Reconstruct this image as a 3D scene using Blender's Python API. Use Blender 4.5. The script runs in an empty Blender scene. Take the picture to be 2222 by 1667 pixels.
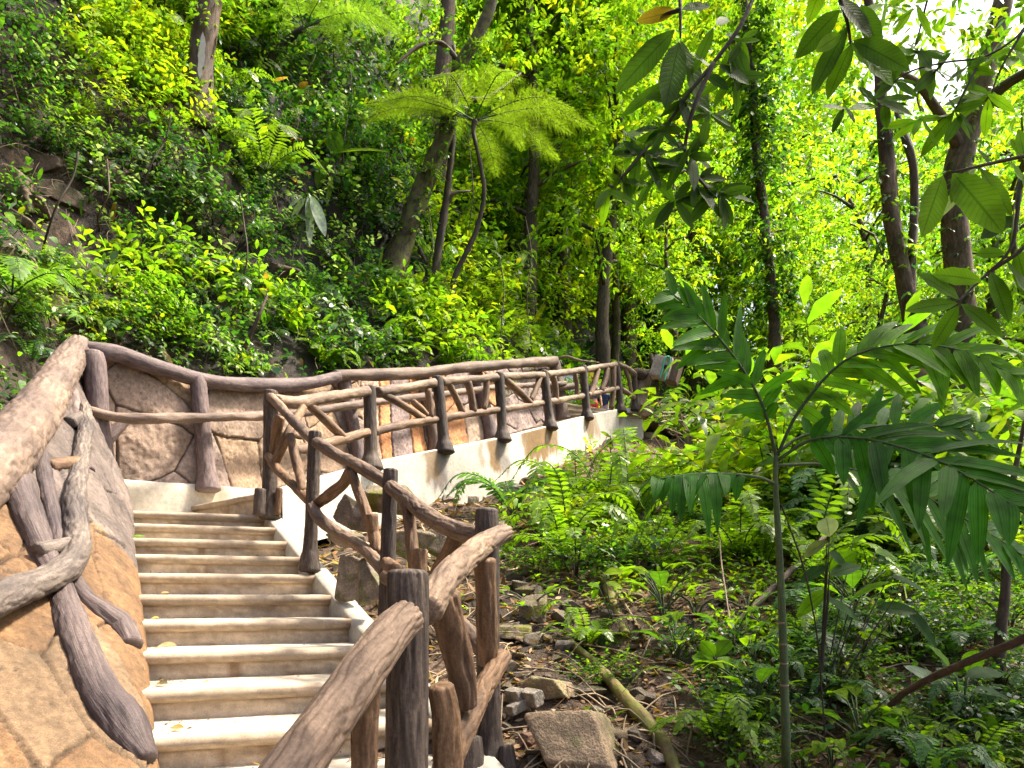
import bpy, bmesh, math, random
import numpy as np
from mathutils import Vector, Matrix
from mathutils.bvhtree import BVHTree
R = np.random.RandomState(7)
random.seed(7)
SC = bpy.context.scene
COL = SC.collection

# ------------------------------------------------------------------ camera, sky, sun, exposure
F, CX, YH, EZ = 1500.0, 1111.0, 1290.0, 1.6      # focal length and horizon row in photo pixels, eye height
cam = bpy.data.cameras.new('camera'); cam_o = bpy.data.objects.new('camera', cam); COL.objects.link(cam_o)
cam.sensor_width = 36; cam.lens = 36 * F / 2222; cam.shift_y = (YH - 833.5) / 2222
cam.clip_start = .05; cam.clip_end = 500
cam_o.location = (0, 0, EZ); cam_o.rotation_euler = (math.pi / 2, 0, 0)
SC.camera = cam_o
SUN_EL, SUN_AZ = 58, 74      # elevation, compass angle from +Y towards +X
w = bpy.data.worlds.new('World'); SC.world = w; w.use_nodes = True
nt = w.node_tree; bg = nt.nodes['Background']
sky = nt.nodes.new('ShaderNodeTexSky'); sky.sky_type = 'NISHITA'; sky.sun_disc = False
sky.sun_elevation = math.radians(SUN_EL); sky.sun_rotation = math.radians(SUN_AZ)
sky.air_density = 1.0; sky.dust_density = 7.0; sky.ozone_density = 1.0
nt.links.new(sky.outputs[0], bg.inputs[0]); bg.inputs[1].default_value = .13
sl = bpy.data.lights.new('sun', 'SUN'); sl.energy = 4.0; sl.angle = math.radians(6); sl.color = (1, .91, .76)
so = bpy.data.objects.new('sun', sl); COL.objects.link(so)
el, az = math.radians(SUN_EL), math.radians(SUN_AZ)
sd = Vector((math.sin(az) * math.cos(el), math.cos(az) * math.cos(el), math.sin(el)))
so.rotation_euler = sd.to_track_quat('Z', 'Y').to_euler()
SC.view_settings.view_transform = 'Standard'; SC.view_settings.look = 'None'
SC.view_settings.exposure = 1.8; SC.view_settings.gamma = 1
SC.render.engine = 'CYCLES'
SC.cycles.max_bounces = 8; SC.cycles.diffuse_bounces = 4; SC.cycles.glossy_bounces = 2
SC.cycles.transmission_bounces = 5; SC.cycles.transparent_max_bounces = 4
SC.cycles.use_denoising = True
SC.cycles.caustics_reflective = False; SC.cycles.caustics_refractive = False

# ------------------------------------------------------------------ helpers
def P(px, py, D): return np.array([(px - CX) / F * D, D, EZ + (YH - py) / F * D])
def pix(p): return CX + F * p[0] / p[1], YH - F * (p[2] - EZ) / p[1]
def nrm(a):
    a = np.asarray(a, float); return a / (np.linalg.norm(a, axis=-1, keepdims=True) + 1e-9)
def _h(i, j, s):
    n = (i.astype(np.int64) * 374761393 + j.astype(np.int64) * 668265263 + s * 982451653) & 0x7fffffff
    n = ((n ^ (n >> 13)) * 1274126177) & 0x7fffffff
    return ((n ^ (n >> 16)) & 0xffff) / 65535.0
def vnoise(x, y, s=0):
    x = np.asarray(x, float); y = np.asarray(y, float)
    i = np.floor(x); j = np.floor(y); fx = x - i; fy = y - j
    i = i.astype(int); j = j.astype(int)
    fx = fx * fx * (3 - 2 * fx); fy = fy * fy * (3 - 2 * fy)
    return (_h(i, j, s) * (1 - fx) + _h(i + 1, j, s) * fx) * (1 - fy) + (_h(i, j + 1, s) * (1 - fx) + _h(i + 1, j + 1, s) * fx) * fy
def fbm(x, y, s=0, o=4):
    v = 0; a = .5; t = 0
    for k in range(o):
        v = v + a * vnoise(np.asarray(x) * 2 ** k, np.asarray(y) * 2 ** k, s + k * 17); t += a; a *= .5
    return v / t - .5
def worley(x, y, sc, seed, jit=.9):
    """distance to the crack between cells, and the cell's random number"""
    x = np.asarray(x) * sc; y = np.asarray(y) * sc
    i0 = np.floor(x).astype(int); j0 = np.floor(y).astype(int)
    f1 = np.full(x.shape, 9.); f2 = np.full(x.shape, 9.); idn = np.zeros(x.shape)
    for di in (-1, 0, 1):
        for dj in (-1, 0, 1):
            i = i0 + di; j = j0 + dj
            d = np.hypot(i + .5 + jit * (_h(i, j, seed) - .5) - x, j + .5 + jit * (_h(i, j, seed + 5) - .5) - y)
            new = d < f1
            f2 = np.where(new, f1, np.minimum(f2, d)); idn = np.where(new, _h(i, j, seed + 9), idn); f1 = np.where(new, d, f1)
    return (f2 - f1) / sc, idn
def resamp(p, n):
    t = np.linspace(0, len(p) - 1, n); return np.stack([np.interp(t, np.arange(len(p)), p[:, k]) for k in range(p.shape[1])], -1)
def spline(pts, step):
    pts = np.asarray(pts, float)
    if len(pts) == 2:
        n = max(2, int(np.linalg.norm(pts[1][:3] - pts[0][:3]) / step) + 1)
        return pts[0] + (pts[1] - pts[0]) * np.linspace(0, 1, n)[:, None]
    e = np.vstack([2 * pts[0] - pts[1], pts, 2 * pts[-1] - pts[-2]]); out = []
    for i in range(1, len(e) - 2):
        n = max(2, int(np.linalg.norm(e[i + 1][:3] - e[i][:3]) / step) + 1)
        t = np.linspace(0, 1, n, endpoint=False)[:, None]
        a, b, c, d = e[i - 1], e[i], e[i + 1], e[i + 2]
        out.append(.5 * (2 * b + (c - a) * t + (2 * a - 5 * b + 4 * c - d) * t ** 2 + (3 * b - a - 3 * c + d) * t ** 3))
    out.append(pts[-1:]); return np.vstack(out)

class MB:
    def __init__(s): s.V = []; s.Fc = []; s.UV = []; s.C = []; s.M = []; s.n = 0
    def add(s, V, faces, uv=None, col=(1, 1, 1), mat=0):
        V = np.asarray(V, float).reshape(-1, 3); n = len(V)
        if not isinstance(faces, (list, tuple)) or (len(faces) and isinstance(faces[0], (int, np.integer))): faces = [faces]
        for f in faces:
            f = np.asarray(f, np.int64)
            if f.size: s.Fc.append(f + s.n); s.M.append(np.full(len(f), mat, np.int32))
        s.V.append(V); s.UV.append(np.zeros((n, 2)) if uv is None else np.asarray(uv, float))
        c = np.asarray(col, float); s.C.append(np.broadcast_to(c, (n, 3)) if c.ndim == 1 else c)
        s.n += n
    def build(s, name, mats, parent=None, smooth=True):
        me = bpy.data.meshes.new(name)
        V = np.vstack(s.V); me.vertices.add(len(V)); me.vertices.foreach_set('co', V.ravel())
        li = np.concatenate([f.ravel() for f in s.Fc]); tot = np.concatenate([np.full(len(f), f.shape[1]) for f in s.Fc])
        me.loops.add(len(li)); me.loops.foreach_set('vertex_index', li.astype(np.int32))
        me.polygons.add(len(tot)); st = np.concatenate([[0], np.cumsum(tot)[:-1]])
        me.polygons.foreach_set('loop_start', st.astype(np.int32))
        me.polygons.foreach_set('material_index', np.concatenate(s.M))
        me.polygons.foreach_set('use_smooth', np.full(len(tot), smooth))
        uvl = me.uv_layers.new(name='UVMap'); uvl.data.foreach_set('uv', np.vstack(s.UV)[li].ravel())
        C = np.vstack(s.C); ca = me.color_attributes.new('col', 'FLOAT_COLOR', 'POINT')
        ca.data.foreach_set('color', np.c_[C, np.ones(len(C))].ravel())
        me.update(calc_edges=True)
        o = bpy.data.objects.new(name, me); COL.objects.link(o)
        for m in (mats if isinstance(mats, (list, tuple)) else [mats]): me.materials.append(m)
        if parent is not None: put(o, parent)
        return o
def put(o, parent):
    o.parent = parent
    loc = Vector(parent.location); o.matrix_parent_inverse = Matrix.Translation(-loc) if parent.rotation_euler[2] == 0 else parent.matrix_basis.inverted()
def tag(o, label, cat, group=None, kind=None):
    if label: o['label'] = label
    if cat: o['category'] = cat
    if group: o['group'] = group
    if kind: o['kind'] = kind
    return o
def thing(name, loc, label, cat, group=None):
    o = bpy.data.objects.new(name, None); COL.objects.link(o); o.location = tuple(float(v) for v in loc); o.empty_display_size = .1
    return tag(o, label, cat, group)
def copy_tree(o, parent=None):
    c = o.copy(); COL.objects.link(c)
    if parent is not None: c.parent = parent
    for ch in list(o.children): copy_tree(ch, c)
    return c

def tube(mb, pts, rad, seg=16, step=.04, wob=.05, groove=0., K=9, seed=0, cap=True, mat=0, col=(1, 1, 1), twist=0., lump=.0):
    """a log along a smooth line: radius noise, lengthwise wavy bark grooves, closed ends"""
    pts = np.asarray(pts, float); rad = np.broadcast_to(np.asarray(rad, float), (len(pts),)) if np.ndim(rad) <= 1 else rad
    q = spline(np.c_[pts, rad], step); C = q[:, :3]; r = q[:, 3]; n = len(C)
    T = nrm(np.gradient(C, axis=0)); up = np.array([0, 0, 1.]) if abs(T[0][2]) < .9 else np.array([0, 1., 0])
    S = np.zeros_like(T); s0 = np.cross(T[0], up); s0 /= np.linalg.norm(s0)
    for i in range(n):
        s0 = s0 - T[i] * s0.dot(T[i]); s0 /= np.linalg.norm(s0); S[i] = s0
    B = np.cross(T, S); v = np.concatenate([[0], np.cumsum(np.linalg.norm(np.diff(C, axis=0), axis=1))])
    rs = np.random.RandomState(seed + 11); ph = rs.rand(12) * 6.283
    th = np.linspace(0, 2 * math.pi, seg, endpoint=False)[None, :]; vv = v[:, None]; rm = float(r.mean())
    w0 = wob * (.5 * np.sin(vv / (rm * 4.1) + ph[0]) + .35 * np.sin(vv / (rm * 2.3) + ph[1] + th) + .3 * np.sin(vv / (rm * 1.4) + ph[2] - 2 * th) + .25 * np.sin(3 * th + vv / (rm * 3) + ph[3]))
    rr = r[:, None] * (1 + w0)
    if lump: rr = rr * (1 + lump * (vnoise(vv / (rm * 1.6) + 0 * th + seed, th * 1.2 + 0 * vv, seed) - .5))
    if groove:
        wave = K * th + 1.5 * np.sin(vv / .045 + 2 * np.sin(th + ph[4]) + ph[5]) + 1.8 * np.sin(vv / .11 + 2 * th + ph[6]) + 1.2 * np.sin(vv / .021 + 3 * th + ph[7]) * vnoise(vv * 9 + 0 * th, 0 * vv + th * 2, seed)
        g = np.clip(.5 + .5 * np.sin(wave), 0, 1) ** 5
        wave2 = (K + 5) * th + 2.4 * np.sin(vv / .07 + ph[8]) + 2 * np.sin(vv / .03 + th * 2 + ph[9])
        g2 = np.clip(.5 + .5 * np.sin(wave2), 0, 1) ** 7 * (vnoise(vv * 7 + 0 * th, th * 1.5 + 0 * vv, seed + 3) > .45)
        rr = rr - groove * (g + .7 * g2)
    ang = th + twist * vv
    V = C[:, None, :] + rr[..., None] * (np.cos(ang)[..., None] * S[:, None, :] + np.sin(ang)[..., None] * B[:, None, :])
    uv = np.stack([np.broadcast_to(th * rm, rr.shape), np.broadcast_to(vv, rr.shape)], -1)
    i, j = np.meshgrid(np.arange(n - 1), np.arange(seg), indexing='ij'); j2 = (j + 1) % seg
    fq = np.stack([i * seg + j, i * seg + j2, (i + 1) * seg + j2, (i + 1) * seg + j], -1).reshape(-1, 4)
    Vs = V.reshape(-1, 3); uvs = uv.reshape(-1, 2); faces = [fq]
    if cap:
        for end, sg in ((0, -1), (n - 1, 1)):
            o = len(Vs); c = C[end] + sg * T[end] * r[end] * .22
            ring = c + (V[end] - C[end]) * .78 - sg * T[end] * r[end] * .07
            Vs = np.vstack([Vs, ring, c[None]]); uvs = np.vstack([uvs, uvs[:seg], [[0, 0]]])
            a = end * seg + np.arange(seg); b = end * seg + (np.arange(seg) + 1) % seg
            ra = o + np.arange(seg); rb = o + (np.arange(seg) + 1) % seg
            q4 = np.stack([a, b, rb, ra], -1); t3 = np.stack([ra, rb, np.full(seg, o + seg)], -1)
            if sg < 0: q4 = q4[:, ::-1]; t3 = t3[:, ::-1]
            faces += [q4, t3]
    mb.add(Vs, faces, uvs, col, mat)

PROF = {'oval': ([0, .18, .45, .75, 1], [.1, .75, 1, .72, .03]), 'low': ([0, .4, .78, 1], [.14, 1, .66, .05]),
        'blade': ([0, .3, .65, 1], [.5, 1, .7, .03]),
        'big': ([0, .08, .2, .35, .5, .65, .8, .92, 1], [.04, .34, .72, .95, 1, .93, .7, .36, .02]),
        'strap': ([0, .1, .25, .5, .75, .9, 1], [.25, .8, 1, .95, .7, .38, .02])}
def leaves(mb, Pb, A, N, L, W, col, prof='low', droop=.25, fold=.25, mid=False, mat=0, wavy=0.):
    droop = np.asarray(droop, float)
    Pb = np.atleast_2d(Pb).astype(float); n = len(Pb)
    A = nrm(np.broadcast_to(A, (n, 3))); N = np.broadcast_to(N, (n, 3)); S = nrm(np.cross(A, N)); N = np.cross(S, A)
    L = np.broadcast_to(L, (n,)); W = np.broadcast_to(W, (n,)) * .5; droop = np.broadcast_to(droop, (n,)); col = np.broadcast_to(col, (n, 3))
    t, wp = PROF[prof]; t = np.array(t); wp = np.array(wp); k = len(t)
    ctr = Pb[:, None] + A[:, None] * (L[:, None] * t * (1 - .18 * droop[:, None] * t))[..., None]
    ctr = ctr - np.array([0, 0, 1.]) * (droop * L)[:, None, None] * (t ** 2)[None, :, None]
    wv = W[:, None] * wp[None]
    lift = fold
    e = S[:, None] * wv[..., None]; u = N[:, None] * (wv * lift)[..., None]
    if wavy:
        u = u + N[:, None] * (wv * wavy * np.sin(t * 22 + R.rand(n, 1) * 6))[..., None]
    if mid: V = np.stack([ctr - e + u, ctr, ctr + e + u], 2); c = 3
    else: V = np.stack([ctr - e, ctr + e], 2); c = 2
    base = (np.arange(n) * k * c)[:, None, None]; i = np.arange(k - 1)[None, :, None] * c; j = np.arange(c - 1)[None, None, :]
    b = base + i + j; fq = np.stack([b, b + 1, b + c + 1, b + c], -1).reshape(-1, 4)
    us = np.linspace(0, 1, c); uv = np.stack(np.broadcast_arrays(us[None, None, :], t[None, :, None] + np.zeros((n, 1, 1))), -1)
    mb.add(V.reshape(-1, 3), [fq], uv.reshape(-1, 2), np.repeat(col, k * c, 0), mat)
def jit(n, s=1.): return R.normal(0, s, (n, 3))
UP = np.array([0, 0, 1.])
def sprigs(mb, base, d, ln, nl, lL, lW, col, prof='low', droop=.35, cj=.18, sdroop=.25, twig=True, fold=.25, whorl=False):
    """leafy twigs: leaves set alternately along each"""
    base = np.asarray(base, float); n = len(base); d = nrm(d); ln = np.broadcast_to(ln, (n,)); lL = np.broadcast_to(lL, (n,)); lW = np.broadcast_to(lW, (n,))
    side = nrm(np.cross(d, UP + jit(n, .25)))
    for j in range(nl):
        t = (j + R.rand(n)) / nl if not whorl else .8 + .2 * R.rand(n)
        p = base + d * (ln * t)[:, None] - UP * (sdroop * ln * t * t)[:, None]
        sg = (1 if j % 2 else -1)
        a = d * .55 + side * (sg * .85) + jit(n, .28) + UP * .05
        if j == nl - 1: a = d + jit(n, .2)
        nn = UP * 1.0 + jit(n, .38)
        sz = (.65 + .6 * R.rand(n))
        c = col * (1 + cj * R.normal(0, 1, (n, 1))) * (1 + .06 * R.normal(0, 1, (n, 3)))
        leaves(mb, p, a, nn, lL * sz, lW * sz, np.clip(c, .004, .9), prof, droop * (.4 + R.rand(n)), fold)
    if twig:
        leaves(mb, base, d, jit(n) + UP, ln, .008, np.full((n, 3), (.035, .028, .012)), 'low', sdroop, 0)
PAL = np.array([(.195, .30, .016), (.12, .225, .014), (.06, .14, .014), (.03, .08, .016), (.016, .05, .026), (.16, .23, .13), (.26, .30, .012), (.24, .14, .03)])
def pal(n, wts):
    wts = np.array(wts, float); return PAL[R.choice(len(wts), n, p=wts / wts.sum())]

# ------------------------------------------------------------------ materials
def newmat(name):
    m = bpy.data.materials.new(name); m.use_nodes = True; nt = m.node_tree
    return m, nt, nt.nodes['Principled BSDF'], nt.nodes['Material Output']
def nd(nt, t, **k):
    n = nt.nodes.new('ShaderNode' + t)
    for a, b in k.items():
        if a in n.inputs: n.inputs[a].default_value = b
        else: setattr(n, a, b)
    return n
def ramp(nt, fac, stops):
    r = nt.nodes.new('ShaderNodeValToRGB'); e = r.color_ramp.elements
    while len(e) < len(stops): e.new(.5)
    for q, (p, c) in zip(e, stops): q.position = p; q.color = (*c, 1) if len(c) == 3 else c
    nt.links.new(fac, r.inputs[0]); return r.outputs[0]
def mix(nt, a, b, fac, mode='MIX'):
    m = nt.nodes.new('ShaderNodeMix'); m.data_type = 'RGBA'; m.blend_type = mode
    for s, v in ((m.inputs[0], fac), (m.inputs[6], a), (m.inputs[7], b)):
        if hasattr(v, 'links') or hasattr(v, 'is_output'): nt.links.new(v, s)
        else: s.default_value = (*v, 1) if isinstance(v, tuple) else v
    return m.outputs[2]
def leaf_mat(name, trans=.42, rough=.42, vein=False, spec=.5):
    m, nt, b, out = newmat(name)
    a = nd(nt, 'Attribute', attribute_name='col').outputs['Color']
    tc = nt.nodes.new('ShaderNodeTexCoord')
    nz = nd(nt, 'TexNoise', Scale=14., Detail=2.); nt.links.new(tc.outputs['Object'], nz.inputs['Vector'])
    c = mix(nt, a, ramp(nt, nz.outputs[0], [(.3, (.65, .65, .65)), (.7, (1.3, 1.3, 1.2))]), 1., 'MULTIPLY')
    if vein:
        sp = nd(nt, 'SeparateXYZ'); nt.links.new(tc.outputs['UV'], sp.inputs[0])
        def mth(op, x, y=None):
            q = nd(nt, 'Math', operation=op); 
            for s, v in zip(q.inputs, (x, y)):
                if v is None: continue
                if hasattr(v, 'is_output'): nt.links.new(v, s)
                else: s.default_value = v
            return q.outputs[0]
        au = mth('ABSOLUTE', mth('SUBTRACT', sp.outputs[0], .5))
        rib = mth('LESS_THAN', au, .035)
        sv = mth('POWER', mth('ADD', mth('MULTIPLY', mth('SINE', mth('MULTIPLY', mth('SUBTRACT', sp.outputs[1], mth('MULTIPLY', au, .28)), 90.)), .5), .5), 8.)
        v = mth('MAXIMUM', rib, mth('MULTIPLY', sv, .55))
        if vein == 'long': v = mth('MAXIMUM', rib, mth('MULTIPLY', mth('POWER', mth('ADD', mth('MULTIPLY', mth('SINE', mth('MULTIPLY', sp.outputs[0], 44.)), .5), .5), 3.), .7))
        c = mix(nt, c, mix(nt, c, (.55, .62, .5), 1., 'MULTIPLY'), v)
        bp = nd(nt, 'Bump', Strength=.25, Distance=.003); nt.links.new(mth('MULTIPLY', v, -1.), bp.inputs['Height']); nt.links.new(bp.outputs[0], b.inputs['Normal'])
    nt.links.new(c, b.inputs['Base Color']); b.inputs['Roughness'].default_value = rough; b.inputs['Specular IOR Level'].default_value = spec
    tr = nd(nt, 'BsdfTranslucent'); nt.links.new(mix(nt, c, (1.75, 1.95, .6), 1., 'MULTIPLY'), tr.inputs[0])
    ms = nd(nt, 'MixShader', Fac=trans); nt.links.new(b.outputs[0], ms.inputs[1]); nt.links.new(tr.outputs[0], ms.inputs[2]); nt.links.new(ms.outputs[0], out.inputs[0])
    return m
def bark_mat(name, dark, midc, light, rough=.75, su=26., sv=3.5, bump=.5, moss=None, patch=1.6):
    m, nt, b, out = newmat(name); tc = nt.nodes.new('ShaderNodeTexCoord')
    mp = nd(nt, 'Mapping'); mp.inputs['Scale'].default_value = (su, sv, 1); nt.links.new(tc.outputs['UV'], mp.inputs[0])
    n1 = nd(nt, 'TexNoise', Scale=1.6, Detail=5., Roughness=.65, Distortion=.6); nt.links.new(mp.outputs[0], n1.inputs['Vector'])
    n2 = nd(nt, 'TexNoise', Scale=patch, Detail=3.); nt.links.new(tc.outputs['Object'], n2.inputs['Vector'])
    n3 = nd(nt, 'TexNoise', Scale=90., Detail=2.); nt.links.new(tc.outputs['Object'], n3.inputs['Vector'])
    c = ramp(nt, n1.outputs[0], [(.28, dark), (.5, midc), (.72, light)])
    c = mix(nt, c, ramp(nt, n2.outputs[0], [(.3, (.55, .52, .55)), (.7, (1.35, 1.3, 1.2))]), 1., 'MULTIPLY')
    c = mix(nt, c, ramp(nt, n3.outputs[0], [(.3, (.75, .75, .75)), (.7, (1.15, 1.15, 1.15))]), 1., 'MULTIPLY')
    if moss:
        n4 = nd(nt, 'TexNoise', Scale=7., Detail=5., Roughness=.7); nt.links.new(tc.outputs['Object'], n4.inputs['Vector'])
        c = mix(nt, c, moss, ramp(nt, n4.outputs[0], [(.44, (0, 0, 0)), (.58, (.9, .9, .9))]))
    nt.links.new(c, b.inputs['Base Color']); b.inputs['Roughness'].default_value = rough; b.inputs['Specular IOR Level'].default_value = .35
    ad = nd(nt, 'Math', operation='MULTIPLY_ADD'); nt.links.new(n3.outputs[0], ad.inputs[0]); ad.inputs[1].default_value = .25; nt.links.new(n1.outputs[0], ad.inputs[2])
    bp = nd(nt, 'Bump', Strength=bump, Distance=.012); nt.links.new(ad.outputs[0], bp.inputs['Height']); nt.links.new(bp.outputs[0], b.inputs['Normal'])
    return m
def col_mat(name, rough=.8, sc=(3., 25., 160.), amt=.35, bump=.4, dist=.01, spec=.3):
    """base colour from the mesh's own colours, broken up by three sizes of noise"""
    m, nt, b, out = newmat(name); tc = nt.nodes.new('ShaderNodeTexCoord')
    c = nd(nt, 'Attribute', attribute_name='col').outputs['Color']; hs = []
    for k, s in enumerate(sc):
        n = nd(nt, 'TexNoise', Scale=s, Detail=4., Roughness=.6); nt.links.new(tc.outputs['Object'], n.inputs['Vector']); hs.append(n.outputs[0])
        c = mix(nt, c, ramp(nt, n.outputs[0], [(.3, (1 - amt,) * 3), (.7, (1 + amt * .8, 1 + amt * .75, 1 + amt * .7))]), 1., 'MULTIPLY')
    nt.links.new(c, b.inputs['Base Color']); b.inputs['Roughness'].default_value = rough; b.inputs['Specular IOR Level'].default_value = spec
    ad = nd(nt, 'Math', operation='MULTIPLY_ADD'); nt.links.new(hs[2], ad.inputs[0]); ad.inputs[1].default_value = .5; nt.links.new(hs[1], ad.inputs[2])
    bp = nd(nt, 'Bump', Strength=bump, Distance=dist); nt.links.new(ad.outputs[0], bp.inputs['Height']); nt.links.new(bp.outputs[0], b.inputs['Normal'])
    return m
M_LEAF = leaf_mat('leaf', .46, .36, spec=.28); M_LEAFV = leaf_mat('veined_leaf', .5, .45, True, .05); M_PALM = leaf_mat('palm_leaf', .42, .36, 'long', .05); M_LEAFB = leaf_mat('sunlit_leaf', .58, .4, spec=.45); M_DRY = leaf_mat('dry_leaf', .2, .7, spec=.2)
M_POST = bark_mat('dark_post_bark', (.020, .014, .011), (.058, .043, .035), (.13, .10, .083))
M_RAIL = bark_mat('brown_rail_bark', (.055, .034, .022), (.142, .097, .068), (.24, .17, .123), su=18.)
M_BRACE = bark_mat('brown_brace_bark', (.05, .027, .014), (.14, .082, .045), (.25, .155, .092), su=18.)
M_FAR = bark_mat('weathered_rail_bark', (.075, .05, .034), (.20, .14, .10), (.34, .25, .19))
M_FARBR = bark_mat('weathered_brace_bark', (.06, .035, .022), (.16, .10, .065), (.30, .21, .145))
M_LOGP = bark_mat('purple_grey_log', (.055, .040, .042), (.12, .09, .09), (.20, .155, .145), su=20., sv=5.)
M_LOGT = bark_mat('tan_log', (.085, .06, .046), (.155, .112, .088), (.235, .175, .138), su=14., sv=3., patch=2.2)
M_GREYLOG = bark_mat('grey_handrail_bark', (.04, .032, .028), (.11, .09, .078), (.21, .178, .155), su=22.)
M_ROOT = bark_mat('dark_root_bark', (.03, .022, .022), (.085, .064, .062), (.15, .115, .11), su=40., sv=2.)
M_TRUNK = bark_mat('tree_bark', (.03, .02, .012), (.085, .058, .038), (.16, .12, .085), su=14., bump=.8)
M_TRUNKR = bark_mat('reddish_tree_bark', (.028, .017, .010), (.092, .060, .038), (.18, .128, .086), su=12., bump=.8)
M_MOSSY = bark_mat('mossy_bark', (.02, .014, .008), (.055, .038, .022), (.11, .08, .05), moss=(.095, .105, .012), bump=1.)
M_TWIG = bark_mat('twig_bark', (.02, .014, .008), (.045, .034, .02), (.08, .065, .04))
M_DRYTW = bark_mat('dry_twig', (.14, .10, .06), (.26, .20, .13), (.40, .33, .24))
M_STEM = bark_mat('green_stem', (.03, .05, .015), (.055, .085, .03), (.09, .12, .05), bump=.15)
M_STONE = col_mat('moulded_stone', bump=.55)
M_CONC = col_mat('concrete', sc=(1.7, 22., 170.), amt=.2, bump=.3, dist=.005)
M_ROCK = col_mat('rock', sc=(2.5, 14., 90.), amt=.4, bump=.8, dist=.02)
M_SOIL = col_mat('soil', sc=(1.2, 9., 45.), amt=.45, bump=1., dist=.05)
M_PAINT = col_mat('plain', sc=(3., 20., 80.), amt=.08, bump=.05)

# ------------------------------------------------------------------ terrain
# foot line of the hill behind the walls: x, y, z of the ground there
HB = np.array([(.6, -1.6, -.6), (-.9, .6, .55), (-2.0, 1.9, 1.25), (-3.0, 3.6, 2.0), (-3.9, 5.3, 2.95), (-4.5, 7.1, 3.7), (-3.75, 8.3, 3.75), (-2.9, 9.3, 3.85), (-2.2, 10.3, 4.2), (-1.3, 11.6, 4.75),
               (-.4, 12.9, 5.3), (1.0, 15.2, 6.05), (2.6, 18, 6.3), (5.2, 22, 6.6), (9, 27, 7.2), (15, 33, 8)], float)
HS = spline(HB, .25); HARC = np.concatenate([[0], np.cumsum(np.linalg.norm(np.diff(HS[:, :2], axis=0), axis=1))])
_t = nrm(np.gradient(HS[:, :2], axis=0)); _n = np.c_[-_t[:, 1], _t[:, 0]]
for _ in range(14): _n = nrm(np.vstack([_n[:1], (_n[:-2] + _n[1:-1] + _n[2:]) / 3, _n[-1:]]))
SMAX = HARC[-1]
def hill_pt(s, d):
    s = np.asarray(s, float); d = np.asarray(d, float)
    b = np.stack([np.interp(s, HARC, HS[:, k]) for k in range(3)], -1); n = np.stack([np.interp(s, HARC, _n[:, k]) for k in range(2)], -1)
    m = 1.55 + .0 * s
    z = b[..., 2] - .25 + m * d * (1 - np.exp(-d * 1.2)) + 1.5 * fbm(s * .35, d * .35, 3) * np.clip(d * .6, 0, 1) + .75 * fbm(s * 1.1, d * 1.1, 5) * np.clip(d, 0, 1) + .22 * fbm(s * 4, d * 4, 8)
    z = z + .55 * np.clip(np.sin(d * 1.9 + 2.2 * fbm(s * .3, d * .2, 21)), -1, 1) * np.clip(d * .4, 0, 1)
    k = .35 * fbm(s * .9, d * .9, 31) * np.clip(d, 0, 1)
    return np.stack([b[..., 0] + n[..., 0] * (d + k), b[..., 1] + n[..., 1] * (d + k), z], -1)
def ground_z(x, y):
    x = np.asarray(x, float); y = np.asarray(y, float)
    yy = np.minimum(y, 17)
    z = EZ - .80 + .335 * (yy - 3.3) + .067 * np.minimum(x, 2.0) + .12 * np.clip(y - 17, 0, 9) - .10 * np.clip(x - 2.5, 0, 30) * np.clip((24 - y) / 10, .2, 1)
    z = z + .30 * np.clip(y - 26, 0, 30)
    z = z + .32 * fbm(x * .5, y * .5, 40) + .28 * fbm(x * 1.8, y * 1.8, 41) + .10 * fbm(x * 7, y * 7, 43)
    return z
def grid_mesh(name, V, mat, col, label=None, kind='structure'):
    a, b = V.shape[:2]; i, j = np.meshgrid(np.arange(a - 1), np.arange(b - 1), indexing='ij')
    f = np.stack([i * b + j, (i + 1) * b + j, (i + 1) * b + j + 1, i * b + j + 1], -1).reshape(-1, 4)
    m = MB(); m.add(V.reshape(-1, 3), [f], V.reshape(-1, 3)[:, :2], col.reshape(-1, 3) if col.ndim > 1 else col)
    o = m.build(name, mat); o['kind'] = kind
    return o, BVHTree.FromPolygons([tuple(v) for v in V.reshape(-1, 3)], [tuple(q) for q in f])
s_, d_ = np.meshgrid(np.linspace(0, SMAX, 330), np.linspace(0, 1, 150) ** 1.3 * 24, indexing='ij')
HV = hill_pt(s_, d_)
_c = fbm(s_ * .6, d_ * .6, 51) + .5 * fbm(s_ * 3, d_ * 3, 52)
hc = np.where((_c > .08)[..., None], (.040, .027, .018), np.where((_c > -.12)[..., None], (.018, .013, .008), (.009, .008, .005)))
hill_o, HBVH = grid_mesh('hill', HV, M_SOIL, hc)
gx, gy = np.meshgrid(np.concatenate([np.linspace(-9, 9, 240), np.linspace(9.2, 60, 90)]), np.concatenate([np.linspace(-4, 16, 260), np.linspace(16.2, 80, 110)]), indexing='ij')
_c = fbm(gx * 1.2, gy * 1.2, 61) + .6 * fbm(gx * 6, gy * 6, 62)
gc = np.where((_c > .1)[..., None], (.17, .115, .08), np.where((_c > -.12)[..., None], (.085, .055, .036), (.04, .028, .018)))
ground_o, GBVH = grid_mesh('ground', np.stack([gx, gy, ground_z(gx, gy)], -1), M_SOIL, gc)
def cast(px, py, hill=True, ground=True):
    """the point of the terrain that the photo shows at this pixel"""
    d = Vector((float(px - CX), F, float(YH - py))).normalized(); best = None
    for on, t in ((hill, HBVH), (ground, GBVH)):
        if on:
            h = t.ray_cast(Vector((0, 0, EZ)), d)
            if h[0] is not None and (best is None or h[3] < best[1]): best = (np.array(h[0]), h[3])
    return best[0] if best else P(px, py, 20)

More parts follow.
